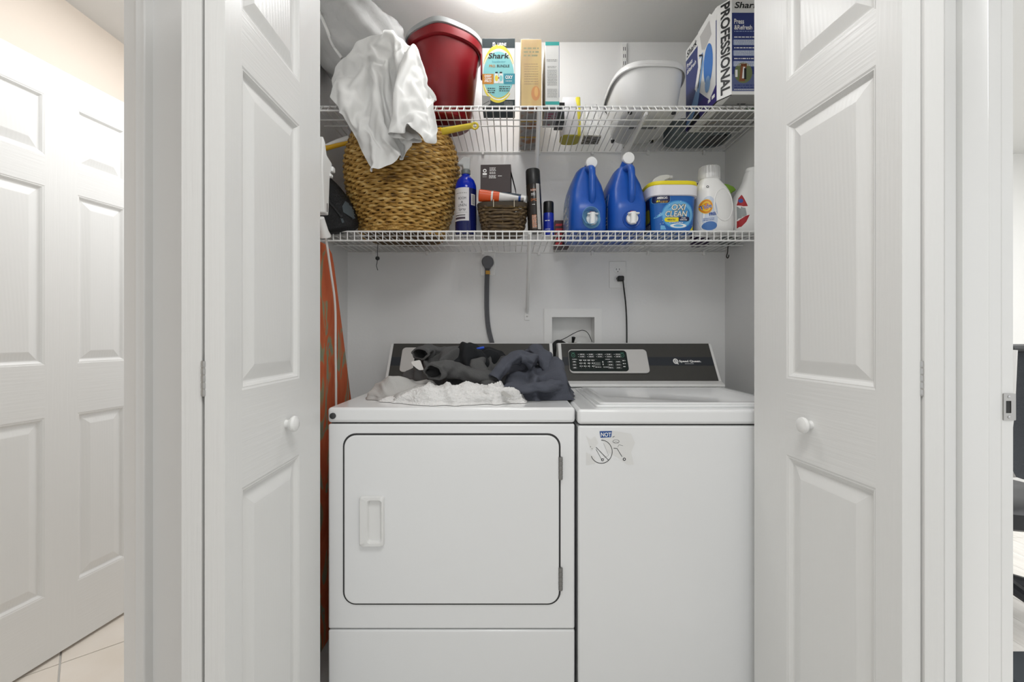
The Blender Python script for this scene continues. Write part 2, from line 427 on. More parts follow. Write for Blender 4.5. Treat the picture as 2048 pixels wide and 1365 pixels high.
# ---------------------------------------------------------------- wire shelves
def wire_shelf(z, e, dr, x_phase, rails, label, braces):
    t = thing('wire_shelf', (0, YB, z), label, 'shelf', group='wire shelves in the closet')
    yf = 1.64-YB
    wm = mesh_of('deck_wire', MB().tube([(0, -.004, .002), (0, yf+.004, .002), (0, yf-.0005, .0005), (0, yf-e, -dr)], .0020, 6), M_wire)
    x = x_phase
    while x > XL+.012: x -= .0254
    x += .0254
    while x < XR-.006:
        obj('deck_wire', wm, None, t, (x, 0, 0)); x += .0254
    L0, L1 = XL+.002, XR-.002
    for y, zz, r in [(yf, -.001, .0032), (yf-e, -dr, .0032)]+[(d-YB, -.0035, .0026) for d in rails]+[(-.005, -.0035, .0026)]:
        obj('rail', MB().tube([(L0, y, zz), (L1, y, zz)], r, 8), M_wire, t)
    for cx in (-.62, -.38, -.13, .12, .36, .61, .86):
        obj('wall_clip', MB().box(cx-.006, cx+.006, -.012, 0, -.016, .004), M_white, t, bevel=.002)
    for bx, zf in braces:
        b = obj('brace', MB().tube([(bx, yf+.004, -.004), (bx+.003, -.02, zf+.03), (bx+.003, -.006, zf+.012)], .0078, 10), M_wire, t)
        obj('foot_plate', MB().box(bx-.008, bx+.014, -.004, 0, zf-.024, zf+.02), M_wire, b, bevel=.001)
        obj('screw', MB().lathe([(.004, 0), (.004, .002), (.001, .003)], 10, Matrix.Translation((bx+.003, -.004, zf-.006)) @ Matrix.Rotation(R(90), 4, 'X')), M_steel, b)
    return t
ZU, ZL = 1.937, 1.487
su = wire_shelf(ZU, .030, .030, -.0703, (1.736, 1.787), 'white wire shelf just under the ceiling, holding the red bucket and cartons', [(.098, -.285)])
sl = wire_shelf(ZL, 0, .034, .042, (1.70, 1.88), 'white wire shelf holding the blue jugs and wicker hamper', [(.065, -.283)])

# slotted upright and bracket of the upper shelf
t = thing('shelf_standard', (.503, YB, 1.62), 'white slotted shelf standard on the back wall behind the white basin', 'shelf bracket')
obj('track', MB().box(-.010, .010, -.010, 0, 0, .80), M_wire, t, bevel=.001)
for k in range(24):
    for sx in (-.004, .004): obj('slot', MB().box(sx-.0012, sx+.0012, -.0106, -.0098, .03+k*.032, .046+k*.032), M_black, t, smooth=0)
obj('bracket_arm', MB().prism([(-.385, .312), (-.385, .300), (-.01, .262), (-.01, .312)], -.004, .004, Matrix(((0, 0, 1, -.012), (1, 0, 0, 0), (0, 1, 0, -.003), (0, 0, 0, 1)))), M_wire, t, smooth=0)
# ================================================================ dryer and washer
ZT = .912
M_fascia = mat('console_fascia', '43423F', .42, bump=('noise', 30, .03, (.05, 1, 1)))
M_band = mat('console_band', '2C3036', .4)
M_silver = mat('silver_plastic', 'CFCDCA', .35)
M_panelblk = mat('control_panel_black', '14201E', .25)
M_green = mat('green_ink', '4F8F78', .5)
M_hinge = mat('dull_grey_metal', '8F8E8C', .4, .8)
def console(parent, w, cx, flatpos):
    """sloped control console; local origin on the machine top at the front plane"""
    y0, y1, ytop, yb = 1.755, 1.785, 1.882, 1.945
    z0, z1, zt = ZT, ZT+.018, 1.078
    prof = [(y0, z0), (y0+.002, z0+.010), (y1-.006, z1-.001), (y1, z1), (ytop, zt), (ytop+.01, zt+.002), (yb, zt), (yb+.012, z0)]
    c = MB().loft([[Vector((cx+sx*w/2, y, z)) for y, z in prof] for sx in (-1, 1)])
    con = obj('console', c, M_enamel2, parent, bevel=.003)
    sl_ = Vector((0, ytop-y1, zt-z1)); L = sl_.length; V = sl_.normalized(); U = Vector((1, 0, 0)); N = U.cross(V)
    o = Vector((cx, y1, z1))
    M = Matrix((U, V, N)).transposed().to_4x4(); M.translation = o
    fw = w-.026
    obj('fascia', MB().prism([(-fw/2, .003), (fw/2, .003), (fw/2, L-.002), (-fw/2, L-.002)], 0, .0025, M), M_fascia, con, smooth=0)
    obj('fascia_band', MB().prism([(-fw/2+.001, L*.40), (fw/2-.001, L*.40), (fw/2-.001, L*.62), (-fw/2+.001, L*.62)], .0025, .003, M), M_band, con, smooth=0)
    return con, M, L, flat(o+N*.003, U, V)
def slanted(pts_w, pts_h, r, skew):
    return [(x+skew*y, y) for x, y in rrect(pts_w, pts_h, r, 6)]
def control_panel(con, M, cu, cv, w, h, tx=-.041):
    cp = obj('control_panel', MB().prism([(cu+x, cv+y) for x, y in rrect(w, h, .016, 6)], .003, .010, M), M_silver, con, bevel=.002)
    obj('touch_panel', MB().prism([(cu+tx+x, cv+y) for x, y in rrect(w*.735, h*.88, .014, 6)], .010, .0108, M), M_panelblk, cp, smooth=0)
    return cp

# ---- dryer
dx0, dx1, dy = -.508, .174, 1.255
dr = thing('dryer', ((dx0+dx1)/2, 1.6, 0), 'white front-loading clothes dryer left of the washer, laundry piled on top', 'dryer')
off = Vector(((dx0+dx1)/2, 1.6, 0))
class Sub:                                   # build in world coordinates under a parent at off
    pass
def under(parent, off):
    h = bpy.data.objects.new('x', None); return h
def shift(mb, off):
    mb.v = [tuple(Vector(p)-off) for p in mb.v]; return mb
def wobj(name, mb, mats, parent, off, **k): return obj(name, shift(mb, off), mats, parent, **k)
wobj('cabinet', MB().box(dx0+.003, dx1-.003, dy+.02, 1.965, .02, .868), M_enamel, dr, off, bevel=.006)
wobj('seam', MB().box(dx0+.006, dx1-.006, dy+.012, dy+.03, .03, .872), M_dark, dr, off, smooth=0)
wobj('top', MB().box(dx0, dx1, dy-.003, 1.955, .870, ZT), M_enamel, dr, off, bevel=.009, seg=4)
fp = wobj('front_panel', MB().box(dx0+.001, dx1-.001, dy, dy+.03, .3005, .8665), M_enamel, dr, off, bevel=.005, seg=3)
wobj('lower_panel', MB().box(dx0+.001, dx1-.001, dy, dy+.03, .03, .2975), M_enamel, dr, off, bevel=.005, seg=3)
for x in (dx0+.05, dx1-.05):
    for y in (1.32, 1.90): wobj('foot', MB().lathe([(.02, 0), (.02, .02)], 12, Matrix.Translation((x, y, 0))), M_black, dr, off)
MX = Matrix(((1, 0, 0, 0), (0, 0, 1, 0), (0, 1, 0, 0), (0, 0, 0, 1)))        # prism xy -> xz, extrude along y
dcx, dcz, dw, dh = (-.466+.134)/2, (.841+.368)/2, .600, .473
wobj('door_groove_shade', MB().prism([(dcx+x, dcz+z) for x, z in rrect(dw, dh, .036, 8)], dy-.0006, dy+.002, MX), M_dark, dr, off, smooth=0)  # dark slab painted in for the shaded groove around the door
dd = wobj('door', MB().prism([(dcx+x, dcz+z) for x, z in rrect(dw-.010, dh-.010, .032, 8)], dy-.006, dy+.002, MX), M_enamel, dr, off, bevel=.003, seg=3)
# recessed pull handle
hcx, hcz = -.383, .6025
def hr(w, h, r, y, dx=0, bow=0):
    return [Vector((hcx+dx+x+bow*(1-(2*z/h)**2)*(1 if x > 0 else -1), y, hcz+z)) for x, z in rrect(w, h, r, 5)]
def hr2(w, h, r, y, dx): return [Vector((hcx+dx+x, y, hcz+z)) for x, z in rrect(w, h, r, 5)]
mb = MB(); mb.loft([hr(.066, .137, .006, dy-.005, 0, .003), hr(.065, .136, .006, dy-.014, 0, .003), hr(.061, .132, .006, dy-.017, 0, .003),
                    hr2(.040, .118, .008, dy-.017, .008), hr2(.038, .116, .008, dy-.015, .008), hr2(.030, .108, .008, dy-.0065, .006)], True, True)
wobj('handle', mb, M_enamel2, dd, off, smooth=50)
for z0 in (.746, .442):
    h = wobj('hinge', MB().lathe([(.005, -.031), (.005, .031)], 10, Matrix.Translation((.1335, dy-.006, z0))), M_hinge, dr, off)
    for k in range(5): wobj('knuckle', MB().lathe([(.0054, -.0056), (.0058, -.004), (.0058, .004), (.0054, .0056)], 10, Matrix.Translation((.1335, dy-.006, z0-.025+k*.0125))), M_hinge, h, off)
wobj('badge', MB().lathe([(.0085, 0), (.0085, .003), (.007, .004)], 20, Matrix.Translation((-.4925, dy-.003, .8895)) @ Matrix.Rotation(R(90), 4, 'X')), mat('dark_badge', '3E3F40', .4), dr, off)
con, M, L, fn = console(dr, .668, (dx0+dx1)/2, None); con.location = -off
cp = control_panel(con, M, -.150, L*.54, .26, L*.64, .02)

# ---- washer
wx0, wx1, wy = .181, .832, 1.245
wa = thing('washer', ((wx0+wx1)/2, 1.6, 0), 'white top-loading washing machine with closed lid and dark sloped console', 'washing machine')
off = Vector(((wx0+wx1)/2, 1.6, 0))
wobj('cabinet', MB().box(wx0, wx1, wy, 1.965, .02, .864), M_enamel, wa, off, bevel=.006, seg=3)
wobj('seam', MB().box(wx0+.004, wx1-.004, wy+.010, 1.9, .86, .872), M_dark, wa, off, smooth=0)
wobj('top', MB().box(wx0-.002, wx1+.002, wy-.006, 1.955, .868, ZT-.003), M_enamel, wa, off, bevel=.009, seg=4)
lcx, lcy, lw, ld = (.235+.80)/2, (1.272+1.70)/2, .565, .428
lid = wobj('lid', MB().prism([(lcx+x, lcy+y) for x, y in rrect(lw, ld, .012, 4)], ZT-.004, ZT+.004), M_enamel, wa, off, bevel=.003, seg=3)
def lr(w, d, r, z): return [Vector((lcx+x, lcy+y, z)) for x, y in rrect(w, d, r, 5)]
wobj('lid_panel', MB().loft([lr(lw-.03, ld-.03, .014, ZT+.0042), lr(lw-.036, ld-.036, .016, ZT+.0075), lr(lw-.075, ld-.075, .02, ZT+.0078), lr(lw-.085, ld-.085, .022, ZT+.0050)], True, True), M_enamel, lid, off, smooth=50)
for x in (wx0+.05, wx1-.05):
    for y in (1.32, 1.90): wobj('foot', MB().lathe([(.02, 0), (.02, .02)], 12, Matrix.Translation((x, y, 0))), M_black, wa, off)
con, M, L, fn = console(wa, .634, (wx0+wx1)/2, None); con.location = -off
pu, pv, pw, ph = -.119, L*.50, .318, L*.62
cp = control_panel(con, M, pu, pv, pw, ph)
tu = pu-.041; tw = pw*.735; th = ph*.88
U = Vector((1, 0, 0)); V = M.to_3x3() @ Vector((0, 1, 0)); Nn = M.to_3x3() @ Vector((0, 0, 1))
P = Print(flat(M.translation+Nn*.0108, U, V))
for row, (v, n) in enumerate(((.30, 5), (.19, 5))):
    for k in range(n):
        u = tu-tw*.27+k*tw*.155; P.rr(u, pv+th*v, tw*.105, th*.085, th*.035, M_grey, 0); P.rr(u, pv+th*v, tw*.098, th*.070, th*.03, M_panelblk, 1)
        P.lines(u-tw*.035, u+tw*.035, pv+th*(v-.012), 1, .002, th*.03, M_inkw, 2, seed=k+row); P.rect(u-tw*.072, pv+th*(v-.01), u-tw*.062, pv+th*(v+.015), M_inkw, 1, 1, 1)
for k in range(3):
    for j in range(2):
        u = tu+tw*.20+j*tw*.135; v = -.06-k*.14
        P.rr(u, pv+th*v, tw*.10, th*.085, th*.035, M_grey, 0); P.rr(u, pv+th*v, tw*.093, th*.070, th*.03, M_panelblk, 1)
        P.lines(u-tw*.03, u+tw*.03, pv+th*(v-.012), 1, .002, th*.03, M_inkw, 2, seed=k*3+j)
    u = tu-tw*.415; v = -.06-k*.14
    P.rr(u, pv+th*v, tw*.07, th*.085, th*.03, M_grey, 0); P.rr(u, pv+th*v, tw*.064, th*.070, th*.025, M_panelblk, 1); P.lines(u-tw*.02, u+tw*.02, pv+th*(v-.012), 1, .002, th*.03, M_inkw, 2, seed=k)
    for j in range(4):
        u = tu-tw*.33+j*tw*.07; P.lines(u, u+tw*.05, pv+th*(.0-k*.14), 1, .002, th*.035, M_inkw, 1, seed=j+k*4); P.disc(u+tw*.025, pv+th*(-.045-k*.14), .0009, .0009, M_inkw, 1, 8)
for sgn, lb_ in ((-1, 0), (1, 0)):
    P.disc(tu+sgn*tw*.425, pv+th*.26, tw*.032, th*.10, M_green, 0, 24, r0=.82); P.rect(tu+sgn*tw*.425-.003, pv+th*.25, tu+sgn*tw*.425+.003, pv+th*.27, M_green, 1, 1, 1)
    P.rect(tu+sgn*tw*.425-.007, pv+th*.37, tu+sgn*tw*.425+.007, pv+th*.385, M_green, 1, 1, 1)
P.rect(tu-tw*.45, pv+th*.055, tu-tw*.37, pv+th*.075, M_inkw, 1, 1, 1); P.rect(tu-tw*.37, pv+th*.06, tu-tw*.02, pv+th*.066, M_grey, 1, 1, 1)
P.rect(tu+tw*.12, pv+th*.055, tu+tw*.20, pv+th*.075, M_inkw, 1, 1, 1); P.rect(tu+tw*.20, pv+th*.06, tu+tw*.46, pv+th*.066, M_grey, 1, 1, 1)
P.rect(tu-.018, pv-th*.24, tu+.007, pv-th*.07, mat('display_grey', '5A5E5C', .3), 0, 1, 1)
P.text('88', tu-.0055, pv-th*.22, .013, mat('display_segment', '777B78', .4), 1)
P.poly([(tu+tw*.06, pv-th*.09), (tu+tw*.085, pv-th*.09), (tu+tw*.0725, pv-th*.01)], M_inkw, 1); P.poly([(tu+tw*.06, pv-th*.15), (tu+tw*.085, pv-th*.15), (tu+tw*.0725, pv-th*.23)], M_inkw, 1)
for j in range(2): P.lines(tu-.015+j*.032, tu+.008+j*.032, pv-th*.32, 1, .002, th*.03, M_inkw, 1, seed=j+30)
for k in range(3): P.lines(tu+tw*.41, tu+tw*.46, pv+th*(-.02-k*.14), 1, .002, th*.035, M_inkw, 1, seed=k+40)
P.build(cp, 'panel_print')
P = Print(flat(M.translation+Nn*.003, U, V))            # maker's lettering
P.disc(.152, L*.51, .0105, .0125, M_inkw, 1, 28, r0=.62); P.disc(.152, L*.51, .0045, .006, M_inkw, 1, 20, r0=.35); P.line([(.152, L*.49), (.161, L*.43)], .004, M_inkw, 1)
P.text('Speed Queen.', .166, L*.485, .0135, M_inkw, 1, 'L', bold=.035, width=.088); P.lines(.187, .222, L*.44, 1, .002, .0017, M_inkw, 1, 5)
P.build(con, 'lettering')
# torn sticker on the washer front
M_stk = mat('torn_paper_residue', 'E5E5E3', .8, var=.05); M_blue = mat('notice_blue', '1F4F93', .5)
P = Print(flat((0, wy, 0), (1, 0, 0), (0, 0, 1)))
def wp(x, y): return ((x-1024)*wy/F, CZ-(y-672)*wy/F)
for pts in ([(1172, 872), (1181, 880), (1190, 873), (1197, 886), (1183, 903), (1179, 893)], [(1200, 868), (1224, 862), (1262, 868), (1270, 886), (1262, 905), (1268, 930), (1255, 930), (1235, 915), (1215, 905)], [(1172, 905), (1190, 915), (1190, 928), (1172, 931)]):
    P.poly([wp(*q) for q in pts], M_stk, 0)
P.poly([wp(*q) for q in ((1199, 863), (1224, 862.5), (1222, 875), (1201, 876))], M_blue, 1)
P.text('NOT', *wp(1212, 873.5), .0155, M_inkw, 2, bold=.02, width=.028); u, v = wp(1202.5, 904)
P.disc(u, v, .0305, .0325, M_ink, 1, 40, a0=-158, a1=90, r0=.95)
P.line([wp(1192, 895), wp(1217, 921)], .0014, M_ink, 1); P.line([wp(1192, 899), wp(1204, 921)], .0010, M_ink, 1); P.line([wp(1207, 887), wp(1217, 911), wp(1205, 919)], .0005, M_grey, 1)
u, v = wp(1205, 920); P.disc(u, v, .0038, .0038, M_ink, 1, 16, r0=.6)
u, v = wp(1232, 883.5); P.disc(u, v, .009, .0052, M_ink, 1, 24, r0=.88); P.line([wp(1227, 886), wp(1232, 884), wp(1237, 887)], .0006, M_ink, 1)
P.line([wp(1227, 897), wp(1234, 897.5), wp(1244, 914)], .0015, M_ink, 1); u, v = wp(1248.5, 919); P.disc(u, v, .0043, .0043, M_ink, 1, 16, r0=.55)
P.line([wp(1235, 895), wp(1238, 890), wp(1246, 892)], .0007, M_ink, 1); P.line([wp(1225, 875), wp(1229, 873)], .0014, M_ink, 1)
for q in ((1181, 894), (1184, 898)): u, v = wp(*q); P.disc(u, v, .0009, .0012, M_ink, 1, 8)
o = P.build(wa, 'torn_sticker'); o.location = -off

# ================================================================ things on the back wall
def wpt(x, y): return px(x, y, YB)
# range outlet with the dryer cord
t = thing('dryer_outlet', wpt(976, 527), 'light outlet plate under the shelf with the round grey dryer plug', 'outlet')
obj('plate', MB().box(-.0345, .0345, -.006, 0, -.056, .056), M_white, t, bevel=.003)
M_cord = mat('grey_cord', '66676B', .5)
c = thing('dryer_power_cord', wpt(976, 525), 'thick grey dryer cord with round plug and yellow tag', 'cord')
obj('plug', MB().prism([(.0265*math.cos(R(k*12)), .0265*math.sin(R(k*12))-.002) for k in range(-5, 20)]+[(-.012, -.034), (.012, -.034)], 0, .03, Matrix(((1, 0, 0, 0), (0, 0, -1, -.006), (0, 1, 0, 0), (0, 0, 0, 1)))), M_cord, c, bevel=.004)
obj('tag', MB().box(-.0095, .0095, -.020, -.008, -.056, -.040), mat('yellow_tag', 'D9A441', .5), c, bevel=.001)
w0 = wpt(976, 525)
pts = [wpt(975, 538), wpt(974, 575), wpt(974, 620), wpt(977, 655), wpt(984, 685), wpt(990, 705)]
def smooth_path(P_, n=6):
    out = []
    P_ = [Vector(p) for p in P_]
    for i in range(len(P_)-1):
        a, b, c_, d = P_[max(i-1, 0)], P_[i], P_[i+1], P_[min(i+2, len(P_)-1)]
        for k in range(n):
            s = k/n; out.append(.5*((2*b)+(-a+c_)*s+(2*a-5*b+4*c_-d)*s*s+(-a+3*b-3*c_+d)*s**3))
    out.append(P_[-1]); return out
for k in (-1, 0, 1): obj('strand', MB().tube([p-w0+Vector((k*.0066, -.012, 0)) for p in smooth_path(pts)], .0040, 8), M_cord, c)
# duplex outlet
t = thing('duplex_outlet', wpt(1235, 550), 'pale double wall outlet above the washer', 'outlet')
obj('plate', MB().box(-.038, .038, -.005, 0, -.060, .060), M_white, t, bevel=.003)
for z in (.021, -.021):
    f = obj('receptacle', MB().prism(rrect(.034, .029, .012, 6), 0, .007, Matrix(((1, 0, 0, 0), (0, 0, -1, 0), (0, 1, 0, z), (0, 0, 0, 1)))), M_white, t, bevel=.001)
    for x, hh in ((-.0065, .008), (.0065, .0065)): obj('slot', MB().box(x-.0012, x+.0012, -.0073, -.0068, z+.002-hh/2+.001, z+.002+hh/2+.001), M_black, f, smooth=0)
    obj('slot', MB().lathe([(.0022, 0), (.0022, .0004)], 10, Matrix.Translation((0, -.0069, z-.0075)) @ Matrix.Rotation(R(90), 4, 'X')), M_black, f)
c = thing('washer_power_cord', wpt(1238, 559), 'black washer cord plugged into the double outlet', 'cord')
obj('plug', MB().box(-.012, .016, -.034, -.008, -.012, .012), M_black, c, bevel=.005)
w0 = wpt(1238, 559)
obj('cable', MB().tube([p-w0+Vector((0, -.022, 0)) for p in smooth_path([wpt(1243, 556), wpt(1245, 575), wpt(1249, 610), wpt(1251, 650), wpt(1251, 700)])], .0032, 8), M_black, c)
# washer outlet box
t = thing('washer_outlet_box', (0, YB, 0), 'white recessed washer supply box frame in the back wall', 'supply box')
mb = MB(); o_ = [(.144, .93), (.402, .93), (.402, 1.231), (.144, 1.231)]; i_ = [(hx0+.0015, hz0+.0015), (hx1-.0015, hz0+.0015), (hx1-.0015, hz1-.0015), (hx0+.0015, hz1-.0015)]
mb.loft([[Vector((x, 0, z)) for x, z in o_], [Vector((x, -.007, z)) for x, z in o_], [Vector((x, -.008, z)) for x, z in i_], [Vector((x, .082, z)) for x, z in i_]], False, True)
obj('frame', mb, M_white, t, smooth=0)
M_brass = mat('brass', '8F7C4E', .35, 1)
vz = CZ-(690-672)*(YB+.03)/F
for xx in (1131, 1158):
    x = (xx-1024)*(YB+.03)/F
    v = obj('valve', MB().lathe([(.016, 0), (.016, .012), (.012, .014), (.012, .03)], 16, Matrix.Translation((x, .03, vz-.002)) @ Matrix.Rotation(R(90), 4, 'X')), M_white, t)
    obj('valve_core', MB().lathe([(.010, 0), (.010, .006), (.004, .008)], 12, Matrix.Translation((x, .0, vz-.002)) @ Matrix.Rotation(R(90), 4, 'X')), M_brass, v)
xm = (1145-1024)*(YB+.03)/F
obj('manifold', MB().tube([(xm-.03, .035, vz), (xm+.03, .035, vz)], .010, 10), M_brass, t)
obj('lever', MB().tube([(xm, .03, vz), (xm, .005, vz+.022), (xm+.001, .0, vz+.034)], [.004, .007, .009], 10), M_black, t)
c = thing('drain_wire', (0, YB, 0), 'thin black wire arching inside the supply box recess', 'wire')
obj('wire', MB().tube([p-Vector((0, YB, 0)) for p in smooth_path([px(1112, 690, YB+.0), px(1118, 683, YB+.02), px(1132, 676, YB+.03), px(1150, 666, YB+.04), px(1165, 661, YB+.04), px(1176, 667, YB+.04), px(1184, 684, YB+.03)])], .0016, 6), M_black, c)
hp = smooth_path([px(1106, 720, 1.99), px(1107, 700, 1.99), px(1112, 688, 2.0), px(1120, 686, 2.03), px(1128, 690, 2.05)])
tag(obj('drain_hose', MB().tube(hp, .013, 12), mat('hose_black', '242424', .7, bump=('noise', 200, .4, (1, 1, 1)))), 'black drain hose coming up between the two machines', 'hose')
# bent hook under the lower shelf
tag(obj('wire_hook', MB().tube(smooth_path([px(1462, 480, 1.90), px(1458, 487, 1.90), px(1456, 493, 1.9), px(1455, 505, 1.9), px(1453, 513, 1.9), px(1455, 516.5, 1.9), px(1457, 514, 1.9), px(1457.5, 510, 1.9)]), .0022, 7), mat('dark_metal', '4A4742', .4, .7)), 'small dark metal hook hanging from the right end of the lower shelf', 'hook')
# ================================================================ things on the shelves
class Th:
    """a thing whose parts are written in world coordinates"""
    def __init__(s, name, base, label, cat, group=None):
        s.b = Vector(base); s.o = thing(name, base, label, cat, group=group)
    def part(s, name, mb, mats, parent=None, **k):
        return obj(name, shift(mb, s.b), mats, parent or s.o, **k)
    def print(s, P, name='label_print', parent=None):
        P.mb.v = [tuple(Vector(p)-s.b) for p in P.mb.v]; return P.build(parent or s.o, name)
def rotm(axis, deg): return Matrix.Rotation(R(deg), 4, axis)
def at(p): return Matrix.Translation(p)
zU = ZU+.0045; zL = ZL+.0045
# ---------------------------------------------------------------- red bucket
M_red = mat('red_plastic', '7C1019', .3, var=.04); M_greyrim = mat('grey_rim_plastic', '9C9E9E', .4)
bx, by = -.267, 1.805
def bring(z, a, b, sp=0, n=64):
    r = []
    for k in range(n):
        t = 2*PI*k/n; d = (t-1.5*PI+PI) % (2*PI)-PI; q = 1+sp*math.exp(-(d/.33)**2)
        r.append(Vector((bx+a*q*math.cos(t), by+b*q*math.sin(t), z)))
    return r
T = Th('bucket', (bx, by, zU), 'tall red plastic bucket with spout and grey rim on the upper shelf', 'bucket')
T.part('body', MB().loft([bring(zU, .098, .098), bring(zU+.004, .103, .103), bring(zU+.05, .108, .108), bring(zU+.054, .112, .112), bring(zU+.22, .131, .130), bring(zU+.27, .136, .134, .05), bring(zU+.292, .139, .137, .10),
       bring(zU+.290, .134, .132, .10), bring(zU+.22, .127, .126), bring(zU+.01, .10, .10)]), M_red, smooth=40)
rz = zU+.268
T.part('rim', MB().loft([bring(rz, .142, .140, .06), bring(rz+.004, .147, .145, .08), bring(rz+.030, .150, .147, .11), bring(rz+.034, .146, .143, .11), bring(rz+.030, .138, .136, .1), bring(rz, .137, .135, .06)], closed=True), M_red, smooth=40)
T.part('grey_insert_rim', MB().loft([bring(rz+.0345, .146, .144, .11), bring(rz+.036, .152, .149, .12), bring(rz+.052, .153, .150, .13), bring(rz+.055, .148, .145, .13), bring(rz+.0345, .136, .134, .11)], closed=True), M_greyrim, smooth=40)
for s_ in (-1, 1):
    T.part('handle_lug', MB().prism([(-.022, -.085), (-.006, -.095), (.010, -.085), (.018, 0), (-.026, 0)], -.006, .006, at((bx+s_*.1495, by, rz+.005)) @ rotm('Z', 90) @ rotm('X', 90)), M_red, bevel=.003)
# ---------------------------------------------------------------- cartons on the upper shelf
def carton(name, x0, x1, y0, y1, z0, z1, m, label, mtop=None):
    T = Th(name, ((x0+x1)/2, (y0+y1)/2, z0), label, 'box')
    T.part('carton', MB().box(x0, x1, y0, y1, z0, z1), m, bevel=.0012, seg=1); return T
M_card = mat('white_carton', 'E4E4E2', .45); M_dkgreen = mat('dark_green_print', '27363A', .45)
M_yel = mat('yellow_print', 'EBD84A', .5); M_teal = mat('teal_print', '8FD3D6', .5); M_teal2 = mat('deep_teal_print', '3F98AC', .5); M_orange = mat('orange_print', 'D08A2C', .5)
x0, x1, y0 = -.108, .011, 1.645; z1 = 2.186; Wd = x1-x0; H = z1-zU
T = carton('bundle_carton', x0, x1, y0, 1.738, zU, z1, [M_dkgreen], 'carton with yellow and teal swirl print and dark green base, beside the bucket')
P = Print(flat((x0, y0, zU), (1, 0, 0), (0, 0, 1)))
def B(x, y): return ((x-964)/555, H-(y-75)/555*1.0)
P.rect(.001, .022, Wd-.001, H-.036, M_card, 0)
u, v = B(997, 148)
P.disc(u, v+.003, .058, .106, M_yel, .5, 40, r0=.86, a0=20, a1=160); P.disc(u-.002, v-.012, .0575, .090, M_yel, .5, 40, r0=.80, a0=195, a1=320)
P.disc(u, v, .0555, .083, M_teal, 2, 40); P.disc(u, v, .0585, .093, M_inkw, 1, 40, r0=.955)
P.text('Shark', u+.0005, v+.058, .0275, M_ink, 4, bold=.02, shear=.15, width=.076)
P.text('StainStriker', u+.001, v+.043, .010, M_teal2, 4, width=.05); P.text('PRO', u-.023, v+.026, .013, M_orange, 4, bold=.02, width=.022); P.text('BUNDLE', u+.017, v+.026, .013, M_ink, 4, bold=.02, width=.045)
P.rect(.001, v-.035, .042, v+.002, M_orange, 3); P.rect(.078, v-.035, Wd-.001, v+.003, M_teal2, 3)
for k, s_ in enumerate(('DEEP', 'CLEAN', 'PRO')): P.text(s_, .0215, v-.009-k*.0095, .010, M_inkw, 5, bold=.03, width=.024)
P.text('OXY', .0975, v-.016, .017, M_inkw, 5, bold=.03, width=.027); P.lines(.085, .110, v-.025, 1, .003, .002, M_inkw, 5)
for cu_, m_ in ((.052, M_yel), (.068, M_teal)):
    P.poly([(cu_-.009, v-.032), (cu_+.009, v-.032), (cu_+.006, v+.004), (cu_-.006, v+.004)], M_inkw, 4); P.disc(cu_, v-.014, .006, .011, m_, 5, 16); P.rect(cu_-.0045, v+.004, cu_+.0045, v+.009, M_ink, 5, 1, 1)
P.disc(.060, v-.013, .0022, .0028, mat('red_print', 'C7343C', .5), 6, 12)
P.lines(.020, .047, v-.052, 3, .0075, .003, M_ink, 5, 3); P.lines(.062, .100, v-.046, 3, .0075, .003, M_ink, 5, 4)
P.poly([(.001, v-.075), (.03, v-.08), (.03, v-.105), (.001, v-.125)], M_grey, 1.5); P.line([(.002, v-.118), (.03, v-.112)], .003, M_ink, 3); P.line([(.004, v-.108), (.026, v-.096)], .0015, M_ink, 3)
P.lines(.080, .112, v-.100, 4, .0048, .0018, M_grey, 3, 7)
P.lines(.052, .082, H-.024, 1, .01, .001, M_dkgreen, 1); P.text('URINE', .072, H-.0275, .015, M_inkw, 2, bold=.03, shear=.15, width=.032); P.rr(.043, H-.022, .010, .014, .002, M_inkw, 2); P.line([(.039, H-.022), (.043, H-.027), (.048, H-.015)], .002, M_dkgreen, 3)
T.print(P)
M_tan = ramp_mat('tan_printed_carton', [(.2, 'A98B57'), (.45, 'C4A15C'), (.6, 'D8B968'), (.8, 'CF8B32')], 9, .5, (1, 1, .35))
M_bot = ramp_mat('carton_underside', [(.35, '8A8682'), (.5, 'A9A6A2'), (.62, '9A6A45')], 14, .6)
M_film = mat('clear_film', 'FFFFFF', .06, alpha=.13, bump=('noise', 26, .9, (1, 1, .4)), spec=1)
x0, x1, z1 = .0325, .1065, 2.182
for k, (ya, yb) in enumerate(((1.645, 1.76), (1.768, 1.90), (1.91, 2.035))):
    T = carton('wrapped_carton', x0+k*.001, x1-k*.001, ya, yb, zU, z1-k*.012, M_tan, ['film-wrapped tan and orange carton at the shelf front between two other cartons', 'tan carton standing directly behind the film-wrapped one', 'tan carton against the back wall in the row of three'][k])
    T.o['group'] = 'tan cartons in a row'
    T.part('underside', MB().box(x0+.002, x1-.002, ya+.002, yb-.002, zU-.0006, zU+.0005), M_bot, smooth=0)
    if k == 0:
        P = Print(flat((x0, ya, zU), (1, 0, 0), (0, 0, 1))); P.lines(.010, .064, .205, 3, .013, .006, mat('olive_print', '8C8A55', .5), 0, 3); P.lines(.012, .062, .15, 9, .009, .0022, mat('brown_print', '9A7A45', .5), 0, 5)
        P.disc(.053, .045, .016, .026, mat('orange_fruit_print', 'D98B24', .5), 0); P.disc(.055, .05, .007, .018, mat('light_orange_print', 'EBB04A', .5), 1); T.print(P)
        T.part('plastic_film', MB().box(x0-.0015, x1+.0015, ya-.0022, yb+.0015, zU+.0002, z1+.002), M_film, bevel=.002)
x0, x1, z1 = .1205, .171, 2.173
T = carton('slim_carton', x0, x1, 1.645, 1.815, zU, z1, M_card, 'slim white carton with teal edges and fine print')
